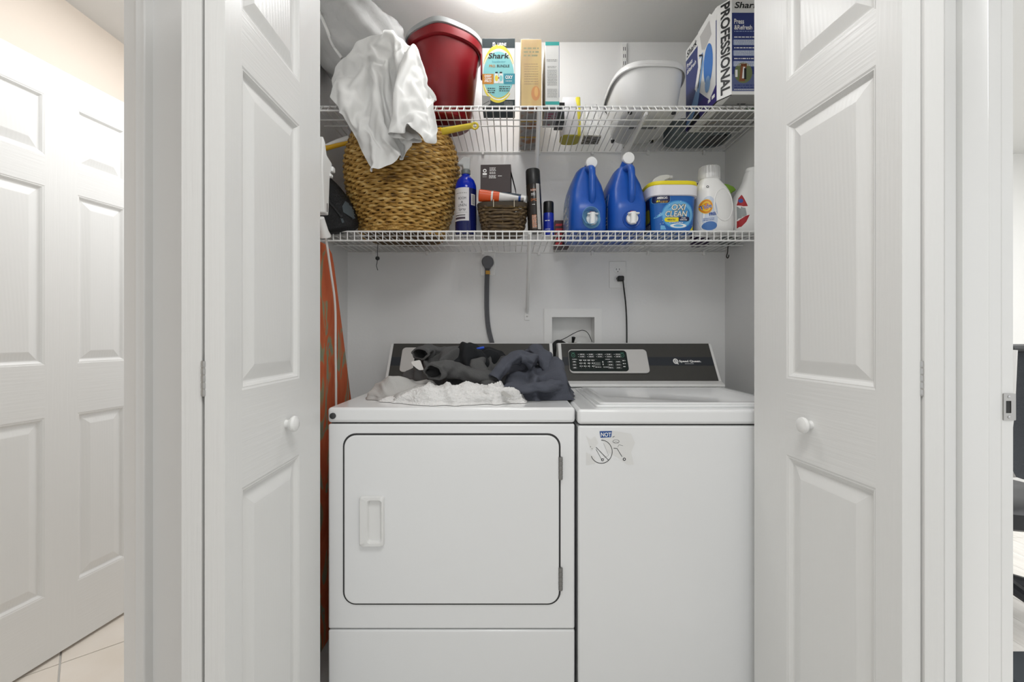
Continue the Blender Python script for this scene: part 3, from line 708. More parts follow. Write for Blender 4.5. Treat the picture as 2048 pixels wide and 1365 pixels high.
T.part('underside', MB().box(x0+.001, x1-.001, 1.646, 1.814, zU-.0006, zU+.0005), mat('grey_card', '9C9A98', .6), smooth=0)
P = Print(flat((x0, 1.645, zU), (1, 0, 0), (0, 0, 1))); H = z1-zU; Wd = x1-x0; M_tealb = mat('teal_band', '3FA9A4', .5)
P.rect(0, H-.013, Wd, H, M_tealb); P.rect(0, .004, Wd, .016, M_tealb); P.lines(.005, .043, H-.066, 2, .005, .0025, M_grey, 0, 3); P.lines(.008, .040, H-.09, 2, .005, .0022, M_grey, 0, 9)
P.lines(.007, .042, H-.103, 14, .0042, .0018, M_grey, 0, 5); P.lines(.007, .042, H-.172, 8, .0042, .0018, M_grey, 0, 6); P.rect(Wd-.0015, .03, Wd, H-.014, mat('blue_edge', '3C5C86', .5), 1)
T.print(P)
P = Print(flat((x0, 1.645, zU-.0006), (1, 0, 0), (0, 1, 0))); P.fn = (lambda f: (lambda u, v: (f(u, v)[0], Vector((0, 0, -1)))))(P.fn)
M_mag = mat('magenta_print', '9A3A58', .5); P.lines(.008, .044, .09, 3, .018, .010, M_mag, 0, 3); P.disc(.024, .148, .005, .006, M_mag, 0)
T.print(P, 'underside_print')
T = carton('black_carton', .168, .204, 1.77, 1.842, zU, zU+.075, mat('black_gloss_card', '1B2021', .2), 'small glossy black box beside the slim white carton')
T.part('lid_edge', MB().box(.167, .205, 1.769, 1.843, zU+.055, zU+.0765), M_black, bevel=.001)
# white pouch with a yellow side, and a clear blister pack
T = Th('paper_pouch', (.247, 1.935, zU), 'small white pack with a bright yellow side on the upper shelf', 'pack')
pr_ = lambda z, a, b, sh=0: rring(.245+sh, 1.935, z, a, b, 3.2, 28)
T.part('pouch', MB().loft([pr_(zU, .038, .045), pr_(zU+.004, .041, .048), pr_(zU+.06, .043, .047), pr_(zU+.13, .039, .036), pr_(zU+.168, .032, .012), pr_(zU+.182, .03, .004)]), mat('white_wrap', 'E6E5E8', .35, bump=('noise', 30, .5, (1, 1, .3))))
T.part('yellow_side', MB().loft([rring(.279, 1.93, z, .010, b, 3, 16) for z, b in ((zU+.0005, .040), (zU+.005, .042), (zU+.12, .034), (zU+.176, .012))]), mat('yellow_wrap', 'E3D63E', .4))
T.part('yellow_base', MB().loft([pr_(zU-.0008, .040, .047), pr_(zU+.003, .0425, .049)]), mat('olive_yellow_wrap', 'B9AE3C', .5))
T = Th('blister_pack', (.34, 1.92, zU), 'crumpled clear plastic pack between the yellow-sided pack and the white basin', 'pack')
T.part('card', MB().box(.300, .372, 1.90, 1.975, zU, zU+.006), ramp_mat('speckled_card', [(.4, '5C5850'), (.6, 'A5A198')], 60, .7), smooth=0)
M_clear = mat('clear_plastic', 'FFFFFF', .08, alpha=.28, bump=('noise', 22, 1, (1, 1, .5)), spec=1)
T.part('shell', MB().loft([rring(.336, 1.937, zU+z, a, b, 3.5, 24) for z, a, b in ((.006, .036, .037), (.05, .034, .03), (.11, .031, .026), (.15, .026, .012))]), M_clear)
# ---------------------------------------------------------------- white basin
M_basin = mat('white_basin_plastic', 'E3E3E2', .25)
cx, cy = .523, 1.834
T = Th('basin', (cx, cy, zU), 'white plastic wash basin with rolled rim on the upper shelf', 'basin')
br = lambda z, a, b, p=3.2: rring(cx, cy, zU+z, a, b, p, 56)
T.part('bowl', MB().loft([br(.008, .095, .155), br(.010, .104, .163), br(.018, .110, .169), br(.155, .131, .192), br(.160, .131, .192), br(.158, .127, .188), br(.02, .106, .165), br(.013, .10, .159)]), M_basin, smooth=40)
T.part('rim', MB().loft([br(.140, .138, .194), br(.143, .141, .1965), br(.158, .1395, .195), br(.163, .136, .194), br(.162, .130, .191), br(.155, .131, .192), br(.150, .136, .197)], closed=True), M_basin, smooth=40)
for fx, fy in ((.442, 1.705), (.605, 1.705), (.434, 1.958), (.60, 1.958)): T.part('foot', MB().lathe([(.008, 0), (.009, .010)], 12, at((fx, fy, zU))), M_black)
T.part('underside_mark', MB().box(cx-.05, cx+.06, cy-.012, cy+.012, zU+.0072, zU+.0082), mat('grey_mark', '77797A', .6), smooth=0)
# ---------------------------------------------------------------- big iron carton with a cut corner
M_bx = mat('box_white_print', 'E9E9E7', .35); M_navy = mat('box_navy_print', '2D3A78', .4); M_purple = mat('box_purple_print', '3A2E78', .4)
c0 = [(.7565, 1.568), (.935, 1.568), (.935, 1.86), (.7105, 1.86), (.7245, 1.61)]
zt_ = 2.275
T = Th('iron_carton', (.82, 1.72, zU), 'large blue and white iron box with a cut corner and vertical black lettering', 'box')
T.part('carton', MB().prism(c0, zU, zt_), M_bx, smooth=0, bevel=.001, seg=1)
H = zt_-zU
P = Print(flat((.7565, 1.568, zU), (1, 0, 0), (0, 0, 1)))
P.rect(.001, .012, .177, .282, M_navy, 0); P.rect(.001, .012, .177, .07, mat('box_slate_print', '5B6690', .4), 1); P.text('Shark', .0095, .298, .030, M_ink, 2, 'L', shear=.2, bold=.02, width=.085)
P.text('Press', .0085, .244, .024, M_inkw, 2, 'L', bold=.02, width=.034); P.text('&Refresh', .0085, .224, .022, M_inkw, 2, 'L', bold=.02, width=.062); P.lines(.0085, .10, .216, 1, .01, .003, mat('pale_blue_print', '8FA0C8', .5), 2)
for k in range(3):
    v = .196-k*.037; P.lines(.0085, .10, v, 1, .01, .0035, M_inkw, 2, 20+k); P.rr(.055, v-.016, .10, .020, .004, mat('pale_blue_print', '8FA0C8', .5), 1); P.lines(.0085, .10, v-.011, 4, .0043, .0018, M_inkw, 3, 30+k)
P.disc(.040, .075, .031, .036, mat('photo_green', '6E7A52', .5), 2); P.rect(.025, .045, .045, .106, mat('photo_brown', '8A5232', .5), 3, skew=.12); P.rect(.035, .055, .042, .095, M_inkw, 4, skew=.1); P.rect(.042, .052, .05, .09, M_ink, 5); P.rect(.012, .06, .020, .085, M_inkw, 3)
P.lines(.0085, .12, .030, 2, .008, .0035, M_navy, 3, 40); P.lines(.0085, .12, .016, 1, .006, .0018, M_inkw, 3, 41)
T.print(P)
a_ = Vector((.7245, 1.61, zU)); b_ = Vector((.7565, 1.568, zU))
P = Print(flat(a_, b_-a_, (0, 0, 1))); sw = (b_-a_).length
P.text('PROFESSIONAL', sw*.30, H-.006, .044, M_ink, 1, 'L', rot=-90, bold=.034, width=H-.016); T.print(P, 'lettering')
a_ = Vector((.7105, 1.86, zU)); b_ = Vector((.7245, 1.61, zU)); P = Print(flat(a_, b_-a_, (0, 0, 1))); sw = (b_-a_).length
P.rect(.002, .0, sw-.001, .288, M_navy, 0); P.rect(.002, 0, sw-.001, .06, M_purple, 1); P.text('Shark', .010, .298, .034, M_ink, 1, 'L', shear=.2, bold=.02, width=.09)
P.text('Press', .012, .252, .026, M_inkw, 2, 'L', bold=.02, width=.05); P.text('&Refresh', .012, .228, .024, M_inkw, 2, 'L', bold=.02, width=.08)
M_ib = mat('photo_blue', '2F74C4', .4); M_il = mat('photo_light_blue', '7FA6D4', .4); M_ig = mat('photo_grey', 'B9B8B6', .4)
P.poly([(.110, .335), (.20, .345), (.245, .30), (.245, .06), (.20, .03), (.165, .06), (.12, .10), (.105, .25)], M_bx, 2); P.poly([(.125, .31), (.20, .32), (.215, .26), (.165, .235), (.14, .25)], M_ig, 3)
P.disc(.19, .165, .035, .075, M_ib, 4); P.disc(.185, .095, .02, .03, M_il, 4.5); P.poly([(.005, .03), (.06, .07), (.115, .16), (.125, .235), (.15, .235), (.155, .19), (.11, .06), (.05, .0)], M_il, 5)
P.poly([(.085, .13), (.10, .11), (.135, .19), (.14, .225), (.122, .225)], M_inkw, 6); P.line([(.11, .12), (.148, .225), (.12, .24)], .006, M_ink, 6); P.poly([(.02, .001), (.10, .05), (.13, .001)], M_ink, 5.5); P.lines(.19, .24, .02, 1, .01, .012, M_inkw, 6, 3)
T.print(P, 'side_print')
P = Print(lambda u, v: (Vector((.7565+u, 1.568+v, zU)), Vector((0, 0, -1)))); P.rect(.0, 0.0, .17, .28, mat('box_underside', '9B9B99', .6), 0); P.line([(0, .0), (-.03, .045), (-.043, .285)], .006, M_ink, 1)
P.rect(.10, .09, .16, .12, mat('green_mark', '5A7A58', .6), 1); P.lines(.05, .08, .06, 1, .01, .006, M_ink, 1); P.line([(-.03, .25), (.06, .18), (.13, .17)], .003, mat('rust_line', '8A6A4A', .6), 1); T.print(P, 'underside_print')
T = Th('storage_case', (.79, 1.945, zU), 'dark slate soft case lying behind the iron box at the back of the upper shelf', 'case')
T.part('body', MB().loft([rring(.79, 1.948, zU+z, a, b, 4, 40) for z, a, b in ((0, .125, .068), (.006, .132, .075), (.06, .132, .075), (.068, .125, .07))]), mat('slate_fabric', '6E777A', .7, bump=('noise', 60, .3, (1, 1, 1))))
T.part('black_flap', MB().loft([rring(.862, 1.94, zU+z, a, b, 3, 30) for z, a, b in ((-.001, .045, .055), (.003, .05, .06), (.07, .05, .06), (.074, .046, .056))]), M_black)

# ================================================================ lower shelf
def lathe_at(prof, x, y, z, n=28): return MB().lathe(prof, n, at((x, y, z)))
def sprayer(name, x, y, label, body_m, head_m, h, r, neck_m=None, yaw=0, cat='spray bottle'):
    T = Th(name, (x, y, zL), label, cat)
    T.part('bottle', lathe_at([(r*.9, 0), (r, .004), (r, h*.62), (r*.96, h*.72), (r*.72, h*.86), (r*.38, h*.96), (.013, h)], x, y, zL), body_m)
    T.part('collar', lathe_at([(.0155, 0), (.0165, .002), (.0165, .016), (.0135, .018)], x, y, zL+h-.001, 20), neck_m or head_m)
    M_ = at((x, y, zL+h+.017)) @ rotm('Z', yaw)
    hd = MB(); prof = [(-.012, 0), (.011, 0), (.012, .012), (.020, .022), (.040, .030), (.040, .044), (.022, .046), (-.002, .042), (-.024, .030), (-.034, .016), (-.022, .010)]
    hd.prism(prof, -.010, .010, M_ @ rotm('X', 90)); T.part('sprayer_head', hd, head_m, bevel=.003)
    nz = MB().lathe([(.008, 0), (.0085, .002), (.0085, .012), (.007, .014)], 14, M_ @ at((.039, 0, .037)) @ rotm('Y', 90)); T.part('nozzle', nz, head_m)
    T.part('trigger', MB().tube([M_ @ Vector(p) for p in ((.016, 0, .022), (.024, 0, .010), (.034, 0, -.004), (.040, 0, -.010))], [.005, .0045, .004, .003], 8), head_m)
    return T
# blue linen spray
M_cob = mat('cobalt_glass', '0E2FC0', .08, trans=.25, ior=1.4); M_trg = mat('frosted_trigger', 'C9CBCB', .25, alpha=.8)
T = Th('linen_spray', (-.176, 1.735, zL), 'cobalt blue spray bottle with white label and clear trigger beside the wicker hamper', 'spray bottle')
x, y, r = -.176, 1.735, .0405
T.part('filled_body', lathe_at([(r*.92, 0), (r, .004), (r, .172)], x, y, zL, 36), mat('cobalt_filled', '141C55', .1))
T.part('bottle', lathe_at([(r, .172), (r, .175), (r*.97, .19), (r*.82, .208), (r*.55, .221), (.016, .226), (.014, .236)], x, y, zL, 36), M_cob)
T.part('collar', lathe_at([(.016, 0), (.0175, .002), (.0175, .016), (.014, .018)], x, y, zL+.232, 20), mat('grey_collar', '6F7574', .35))
M_ = at((x, y, zL+.25)) @ rotm('Z', 200)
T.part('trigger_head', MB().prism([(-.014, 0), (.012, 0), (.014, .016), (.030, .014), (.034, .022), (.010, .048), (-.016, .046)], -.011, .011, M_ @ rotm('X', 90)), M_trg, bevel=.004)
P = Print(cyl(x, y, zL, r+.0004, -28)); P.rect(-.036, .048, .036, .172, mat('label_paper', 'D6D4D6', .5), 0, 16, 3)
for s_, v, sz, w_ in (('ROOM', .127, .014, .030), ('&', .114, .011, .008), ('LINEN', .101, .014, .032), ('Spray', .086, .015, .028)): P.text(s_, .010, v, sz, M_ink, 1, width=w_)
P.lines(-.02, .028, .15, 1, .01, .003, M_grey, 1); P.lines(-.02, .03, .078, 1, .01, .0015, M_grey, 1); P.rect(-.022, .067, .022, .070, M_ink, 1, 8, 1); P.rect(-.022, .05+.004, .022, .062, mat('label_plum', '4A3E4A', .5), 1, 8, 1); T.print(P)
P = Print(cyl(x, y, zL, r+.0004, 48)); P.rect(-.010, .108, .010, .150, mat('barcode_paper', 'CFCDC8', .5), 0, 6, 2)
for k in range(9): P.rect(-.006, .112+k*.004, .005, .1135+k*.004, M_ink, 1, 2, 1)
T.print(P, 'barcode_label')
# leaning snack-like packet between spray bottle and basket
T = Th('paper_packet', (-.118, 1.79, zL), 'thin white packet with blue and yellow print squeezed beside the small basket', 'packet')
T.part('packet', MB().prism([(-.145, 0), (-.085, 0), (-.098, .055), (-.112, .125), (-.140, .125)], 1.787, 1.792, at((0, 0, zL)) @ MX), mat('packet_white', 'DADAD6', .4), smooth=0)
P = Print(flat((0, 1.787, zL), (1, 0, 0), (0, 0, 1))); P.poly([(-.118, .055), (-.110, .055), (-.097, .02), (-.105, .02)], M_ib, 0); P.rect(-.125, .088, -.108, .10, mat('mustard_print', 'B9A832', .5), 0); P.rect(-.12, .005, -.10, .012, mat('red_print', 'C7343C', .5), 0); T.print(P)
# ---------------------------------------------------------------- woven baskets
def weave(ring, zs, nst, r, amp, sub=4, sides=6, flat_=1, lean=0):
    """over-under strands: ring(theta, z) -> (point, outward normal)"""
    m = MB()
    for j, z in enumerate(zs):
        pts = []; n = nst*sub
        for k in range(n):
            t = 2*PI*k/n; p, nn = ring(t, z); pts.append(p+nn*amp*math.cos(nst*t/2+(j % 2)*PI)+Vector((0, 0, .25*r*math.sin(nst*t*.5+j))))
        m.tube(pts, r, sides, closed=True, flat=flat_)
    return m
M_wkb = ramp_mat('brown_split_wood', [(.3, '3A2E20'), (.5, '57462F'), (.7, '75603F')], 40, .6, (1, 1, 3))
cx, cy, z0 = -.034, 1.735, zL
def sq(t, z):
    k = .78+.22*(z-z0)/.105; a, b = .090*k, .075*k
    c, s_ = math.cos(t), math.sin(t); p = 5
    q = Vector((cx+a*math.copysign(abs(c)**(2/p), c), cy+b*math.copysign(abs(s_)**(2/p), s_), z)); n = Vector((c/a*abs(c), s_/b*abs(s_), 0)).normalized(); return q, n
T = Th('storage_basket', (cx, cy, z0), 'small dark brown woven basket holding tubes and a carton', 'basket')
T.part('weave', weave(sq, [z0+.009+k*.0118 for k in range(8)], 28, .0062, .0032, 5, 6), M_wkb, kind='stuff')
T.part('base', MB().loft([[sq(2*PI*k/40, z0)[0] for k in range(40)], [sq(2*PI*k/40, z0+.006)[0] for k in range(40)]]), M_wkb)
T.part('rim', MB().loft([[sq(2*PI*k/64, z0+z)[0]+sq(2*PI*k/64, z0)[1]*o for k in range(64)] for z, o in ((.090, .003), (.090, .006), (.106, .007), (.108, .003), (.106, -.003), (.09, -.002))], closed=True), mat('brown_band', '42382B', .6))
wp_ = [sq(2*PI*k/64, z0+.087)[0]+sq(2*PI*k/64, z0)[1]*.007 for k in range(64)]; T.part('wire_trim', MB().tube(wp_, .0011, 5, closed=True), M_brass)
for xx in (-.067, .008): T.part('wire_tie', MB().box(cx+.034+xx-.0012, cx+.034+xx+.0012, cy-.085, cy-.081, z0+.086, z0+.113), mat('pale_tie', 'C9BFA8', .5))
T.part('stakes', (lambda m: [m.tube([sq(2*PI*(k+.5)/18, z0+.004)[0], sq(2*PI*(k+.5)/18, z0+.092)[0]], .003, 5) for k in range(18)] and m)(MB()), M_wkb, kind='stuff')
# things in the small basket
T = Th('brown_carton', (-.06, 1.755, zL+.150), 'dark brown carton with white fine print and open flap on top of the small basket', 'box')
q = at((-.060, 1.748, zL+.152)) @ rotm('Z', -2) @ rotm('X', -4)
M_brn = mat('dark_brown_card', '3A2F2F', .5)
T.part('carton', MB().box(-.057, .057, -.045, .045, 0, .108, M=q), M_brn, bevel=.001, seg=1)
T.part('flap', MB().box(-.0006, .0006, -.040, .010, -.075, 0, M=q @ at((.0575, 0, .085)) @ rotm('Y', -14)), mat('flap_card', '2A2525', .5), smooth=0)
qo = q @ Vector((-.057, -.045, 0)); P = Print(flat(qo, q.to_3x3() @ Vector((1, 0, 0)), q.to_3x3() @ Vector((0, 0, 1))))
P.disc(.016, .084, .007, .007, M_inkw, 0, 18, r0=.5); P.rect(.008, .068, .024, .075, M_inkw, 0, 1, 1); P.lines(.008, .024, .063, 2, .004, .002, M_grey, 0, 3); P.lines(.034, .058, .094, 3, .005, .0022, M_inkw, 0, 4); P.lines(.034, .056, .077, 2, .005, .0022, M_inkw, 0, 5); P.lines(.032, .058, .064, 3, .0045, .0022, M_inkw, 0, 6); P.lines(.066, .080, .062, 1, .01, .0025, M_inkw, 0, 7); T.print(P)
T = Th('folded_cloths', (-.055, 1.755, zL+.02), 'grey folded cloth inside the small basket under the brown carton', 'cloth')
for k in range(4): T.part('fold', MB().box(-.115, .012, 1.705, 1.80, zL+.02+k*.033, zL+.05+k*.033), mat('grey_cloth', '6A6764', .9, bump=('noise', 150, .4, (1, 1, 1))), bevel=.012, seg=3)
T = Th('orange_tube', (-.03, 1.662, zL+.12), 'white and orange squeeze tube lying across the small basket rim', 'tube')
A = px(958, 391, 1.668); Bq = px(1052, 400, 1.668); dv = (Bq-A).normalized()
M_or = mat('orange_cap', 'D2521F', .35)
def squash(p, d, w, h, n=18):
    s_ = Vector((0, 1, 0)); u_ = d.cross(s_).normalized(); return [p+s_*w*math.cos(2*PI*k/n)+u_*h*math.sin(2*PI*k/n) for k in range(n)]
T.part('cap', MB().loft([squash(A+dv*s_, dv, r_, r_) for s_, r_ in ((0, .020), (.003, .0225), (.045, .0205))]), M_or)
T.part('tube_body', MB().loft([squash(A+dv*s_, dv, w_, h_) for s_, w_, h_ in ((.045, .020, .020), (.05, .021, .0205), (.10, .0225, .015), (.150, .024, .008), (.165, .0245, .003))]), mat('tube_white', 'DCDAD8', .35))
P = Print(flat(A+Vector((0, -.02, -.0)), dv, dv.cross(Vector((0, 1, 0))) * -1)); 
T.part('colour_band', MB().loft([squash(A+dv*s_, dv, w_+.0006, h_+.0006) for s_, w_, h_ in ((.052, .021, .0205), (.075, .0218, .018))], False, False), M_or)
T.part('stripe', MB().loft([squash(A+dv*s_, dv, w_+.0006, h_+.0006) for s_, w_, h_ in ((.145, .024, .0085), (.153, .024, .0072))], False, False), mat('blue_stripe', '2F4F9A', .4))
T = Th('grey_tube', (.0, 1.70, zL+.115), 'grey and teal tube poking out of the small basket behind the orange one', 'tube')
A2 = px(1020, 392, 1.70); B2 = px(1050, 400, 1.70); d2_ = (B2-A2).normalized()
T.part('tube_body', MB().loft([squash(A2+d2_*s_, d2_, w_, h_) for s_, w_, h_ in ((-.03, .02, .004), (0, .02, .010), (.04, .018, .016))]), mat('tube_teal', '3D4A55', .4))
T.part('cap', MB().loft([squash(A2+d2_*s_, d2_, w_, w_) for s_, w_ in ((.04, .015), (.06, .015), (.062, .013))]), M_white)
# ---------------------------------------------------------------- cans
def can(name, x, y, r, h, caph, body_m, cap_m, label, tilt=0):
    T = Th(name, (x, y, zL), label, 'spray can'); q = at((x, y, zL)) @ rotm('Y', tilt)
    T.part('can', MB().lathe([(r*.94, 0), (r, .003), (r, h-caph-.004), (r*.95, h-caph)], 28, q), body_m)
    T.part('cap', MB().lathe([(r*.97, 0), (r*.985, .002), (r*.97, caph-.006), (r*.90, caph-.001), (r*.5, caph)], 28, q @ at((0, 0, h-caph-.001))), cap_m)
    return T, q
M_canb = mat('black_can', '26211E', .25)
T, q = can('hair_spray_can', .087, 1.690, .0275, .236, .058, M_canb, M_black, 'tall black spray can with orange and white lettering, taller of the two cans', -2.5)
f0 = cyl(0, 0, 0, .0278, -18)
P = Print(lambda u, v: (q @ f0(u, v)[0], q.to_3x3() @ f0(u, v)[1])); M_cop = mat('copper_print', 'C8763F', .4)
for s_, v, sz, m_ in (('NEX', .148, .013, M_cop), ('ROX', .150, .006, M_inkw), ('DMC', .112, .013, M_cop)): P.text(s_, .006, v, sz, m_, 1, width=.020)
P.lines(-.002, .012, .138, 2, .005, .002, M_inkw, 1); P.lines(0, .010, .098, 1, .005, .002, M_inkw, 1); P.rect(-.004, .01, .014, .06, mat('brown_panel', '5A4438', .4), 0, 6, 2); P.lines(-.002, .013, .058, 9, .0052, .0028, M_cop, 1, 8); P.lines(-.002, .013, .056, 9, .0052, .0012, M_inkw, 2, 9)
P.rect(.017, .008, .031, .176, mat('silver_panel', 'BDBBB8', .35), 0, 6, 2); P.lines(.019, .029, .165, 26, .0055, .0016, M_grey, 1, 12); T.print(P)
T, q = can('blue_can', .139, 1.735, .0205, .130, .045, mat('blue_can_paint', '1C2FA0', .25), M_black, 'short blue spray can with black cap, shorter of the two cans')
P = Print(cyl(.139, 1.735, zL, .0207, -10)); P.lines(-.012, .006, .052, 1, .01, .003, M_inkw, 0, 2); P.lines(-.012, .008, .020, 2, .006, .002, M_inkw, 0, 3); T.print(P)
T = Th('red_black_carton', (.205, 1.86, zL), 'narrow red and black carton mostly hidden behind the left blue jug', 'box')
T.part('carton', MB().box(.183, .245, 1.955, 2.02, zL, zL+.115), mat('red_black_card', '3A1A20', .4), bevel=.001, seg=1)
P = Print(flat((.183, 1.955, zL), (1, 0, 0), (0, 0, 1))); [P.rect(.002, .01+k*.02, .03, .02+k*.02, mat('red_print', 'C7343C', .5), 0, 1, 1, skew=.4) for k in range(5)]; T.print(P)
# ---------------------------------------------------------------- blue detergent jugs
M_jug = mat('blue_jug_plastic', '1E57B4', .3, bump=('noise', 6, .06, (1, 1, 1))); M_jugl = mat('jug_label_film', '2A6CB0', .25); M_cup = mat('translucent_cup', '7FB9DD', .2, alpha=.55)
def jug(cx, label, capdx, capz, cup, yo=0):
    K = .952; T = Th('detergent_jug', (cx, 1.80+yo, zL), label, 'detergent jug', group='blue detergent jugs on the lower shelf')
    m = MB(); rg = []
    for z, a, yf, yb, p in ((0, .068, 1.674, 1.930, 4), (.004, .073, 1.668, 1.938, 4), (.014, .0755, 1.663, 1.943, 4.5), (.08, .0755, 1.660, 1.945, 4.5), (.108, .0755, 1.662, 1.945, 4.5), (.135, .0745, 1.676, 1.945, 4), (.16, .072, 1.686, 1.944, 4),
                            (.19, .066, 1.695, 1.94, 3.6), (.215, .056, 1.705, 1.93, 3.2), (.235, .046, 1.712, 1.90, 3), (.25, .038, 1.716, 1.86, 2.6), (.258, .028, 1.72, 1.82, 2.3)):
        rg.append(rring(cx, (yf+yb)/2+yo, zL+z, a*K, (yb-yf)/2, p, 44))
    m.loft(rg); T.part('body', m, M_jug, smooth=60)
    hx = cx+capdx*.55
    T.part('handle', MB().tube(smooth_path([(hx-.012, 1.745+yo, zL+.246), (hx-.003, 1.700+yo, zL+.243), (hx, 1.668+yo, zL+.230), (hx, 1.658+yo, zL+.205), (hx, 1.656+yo, zL+.16), (hx, 1.657+yo, zL+.13), (hx, 1.672+yo, zL+.108)]), .0125, 12), M_jug)
    q = at((cx+capdx, 1.722+yo, capz)) @ rotm('Z', 0) @ rotm('X', 98)
    T.part('neck', MB().tube([(cx+capdx*.4, 1.77+yo, zL+.235), (cx+capdx, 1.728+yo, capz-.004)], [.030, .019], 20), M_jug)
    T.part('cap', MB().lathe([(.020, -.012), (.0222, -.010), (.0222, .008), (.020, .0115), (.004, .012)], 28, q), M_white)
    q = at((cx+.004+capdx*.2, 1.6625+yo, zL+.043)) @ rotm('X', 90)
    T.part('tap_recess', MB().lathe([(.033, 0), (.0325, .003), (.029, .003), (.027, .0012)], 32, q), M_cup if cup else mat('blue_recess_plastic', '1A4CA4', .35), smooth=50)
    tp = T.part('tap', MB().lathe([(.0205, 0), (.0215, .003), (.0205, .014), (.012, .018), (.008, .018)], 26, q), M_white)
    T.part('spout', MB().lathe([(.011, -.022), (.0105, .020)], 18, at((cx+.004+capdx*.2, 1.640+yo, zL+.043))), M_white, tp)
    T.part('tap_lever', MB().box(-.020, .022, -.012, .004, .012, .018, M=at((cx+.004+capdx*.2, 1.644+yo, zL+.043))), M_white, tp, bevel=.003)
    T.part('button', MB().box(-.010, .010, -.006, .006, .018, .025, M=at((cx+.004+capdx*.2, 1.648+yo, zL+.043))), mat('red_button', 'B5283A', .4), tp, bevel=.003)
    if cup: T.part('dosing_cup', MB().lathe([(.0275, .002), (.030, .030), (.0315, .040), (.030, .040), (.026, .004)], 30, q @ at((-.008, .006, 0))), M_cup, smooth=50)
    f = onto(m, (cx-.0757, 1.80+yo, zL), (0, -1, 0), (0, 0, 1), (1, 0, 0))
    P = Print(lambda u, v: (lambda pn: (pn[0]+T.b, pn[1]))(f(u, v)))
    f = onto(MB().loft([[p for p in r] for r in rg]), (cx-.0757, 1.80+yo, zL), (0, -1, 0), (0, 0, 1), (1, 0, 0)); P.fn = f
    P.rect(-.10, .012, .085, .15, M_jugl, 0, 10, 6); P.rect(.080, .02, .083, .15, M_inkw, 1, 1, 4); P.lines(.05, .075, .06, 3, .012, .006, M_inkw, 1, 3); P.lines(-.06, .04, .10, 2, .03, .018, M_inkw, 1, 4); T.print(P)
    return T
jug(.283, 'blue detergent jug with a clear cup over its tap, left of the pair', .017, zL+.272, True)
jug(.429, 'blue detergent jug with a red-buttoned white tap, right of the pair', .009, zL+.286, False, -.008)
# ---------------------------------------------------------------- stain remover tub
M_tub = mat('tub_blue', '1F62B0', .3); cx, cy = .595, 1.748
T = Th('powder_tub', (cx, cy, zL), 'squarish blue powder tub with white lid and yellow edge', 'tub')
tr = lambda z, a, b, p=4.5: rring(cx, cy, zL+z, a, b, p, 60)
tb = MB().loft([tr(0, .076, .076), tr(.003, .080, .080), tr(.128, .086, .086), tr(.135, .086, .086)])
fn_ = onto(tb, (cx, cy-.088, zL), (1, 0, 0), (0, 0, 1), (0, 1, 0))
P = Print(fn_); M_lb = mat('tub_light_blue', '6FB4E0', .35); M_cy = mat('tub_cyan', '3E92D2', .35); M_nv = mat('tub_navy', '1A2350', .35); M_ty = mat('tub_yellow', 'EFDD25', .4)
P.disc(.012, .062, .060, .052, M_cy, 0, 40); P.disc(.012, .062, .056, .048, M_lb, 1, 44, r0=.80); P.disc(.012, .060, .043, .036, M_cy, 1, 36); P.disc(-.028, .074, .05, .006, M_lb, 2, 20, rot=28); P.disc(.014, .022, .030, .008, M_inkw, 2, 24, r0=.6)
for s_, v, w_ in (('OXI', .079, .052), ('CLEAN', .055, .080)):
    for bo, m_, l_ in ((.055, M_ty, 3), (.04, M_ink, 4), (.004, M_inkw, 5)): P.text(s_, .014 if s_ == 'OXI' else .006, v, .0285, m_, l_, shear=.18, bold=bo, width=w_*(1+bo*.35))
P.rr(-.014, .0435, .046, .016, .007, M_ty, 6); P.rr(.032, .0465, .044, .016, .007, M_nv, 6); P.rect(-.012, .0365, .014, .0515, M_ty, 7, 3, 2); P.text('VERSATILE', -.013, .0405, .0085, M_nv, 8, bold=.02, width=.030); P.text('STAIN', .032, .0475, .006, M_inkw, 8, bold=.02, width=.016); P.text('REMOVER', .032, .041, .006, M_inkw, 8, bold=.02, width=.026)
P.lines(-.02, .03, .032, 1, .01, .0025, M_inkw, 8, 4); P.rr(-.048, .118, .062, .030, .010, M_lb, 3); P.rr(-.048, .119, .060, .030, .010, M_nv, 4); P.text("AMERICA'S", -.046, .119, .011, M_inkw, 5, bold=.03, width=.036); P.text('#1', -.060, .108, .011, M_ty, 5, bold=.03); P.lines(-.052, -.026, .109, 2, .004, .003, mat('gold_print', 'A8843A', .4), 5)
P.poly([(.058, .006), (.072, .024), (.072, .006)], M_ty, 2); P.poly([(-.05, .008), (-.03, .008), (-.036, .022), (-.05, .024)], M_lb, 2)
for k in range(14):
    P.disc(random.uniform(-.06, .07), random.uniform(.02, .115), .0012, .0012, M_inkw, 2.5, 8)
T.print(P)
T.part('tub', MB().loft([tr(0, .076, .076), tr(.003, .080, .080), tr(.128, .086, .086), tr(.135, .086, .086)]), M_tub, smooth=50)
side = Print(onto(tb_ := MB().loft([tr(0, .076, .076), tr(.003, .080, .080), tr(.128, .086, .086), tr(.135, .086, .086)]), (cx-.088, cy, zL), (0, -1, 0), (0, 0, 1), (1, 0, 0)))
side.rect(-.055, .01, .055, .125, M_nv, 0, 8, 4); side.rr(.02, .065, .06, .05, .01, mat('olive_yellow', '8D8A2A', .4), 1); side.lines(-.04, .05, .028, 4, .006, .003, M_grey, 1, 6); T.print(side, 'side_print')
T.part('lid', MB().loft([tr(.130, .089, .089), tr(.132, .093, .093), tr(.168, .0935, .0935), tr(.170, .090, .090)]), mat('lid_white', 'E8E6EA', .35), smooth=50)
T.part('lid_edge', MB().loft([tr(.1695, .0925, .0925), tr(.172, .094, .094), tr(.183, .0925, .0925), tr(.185, .088, .088)]), M_ty, smooth=50)
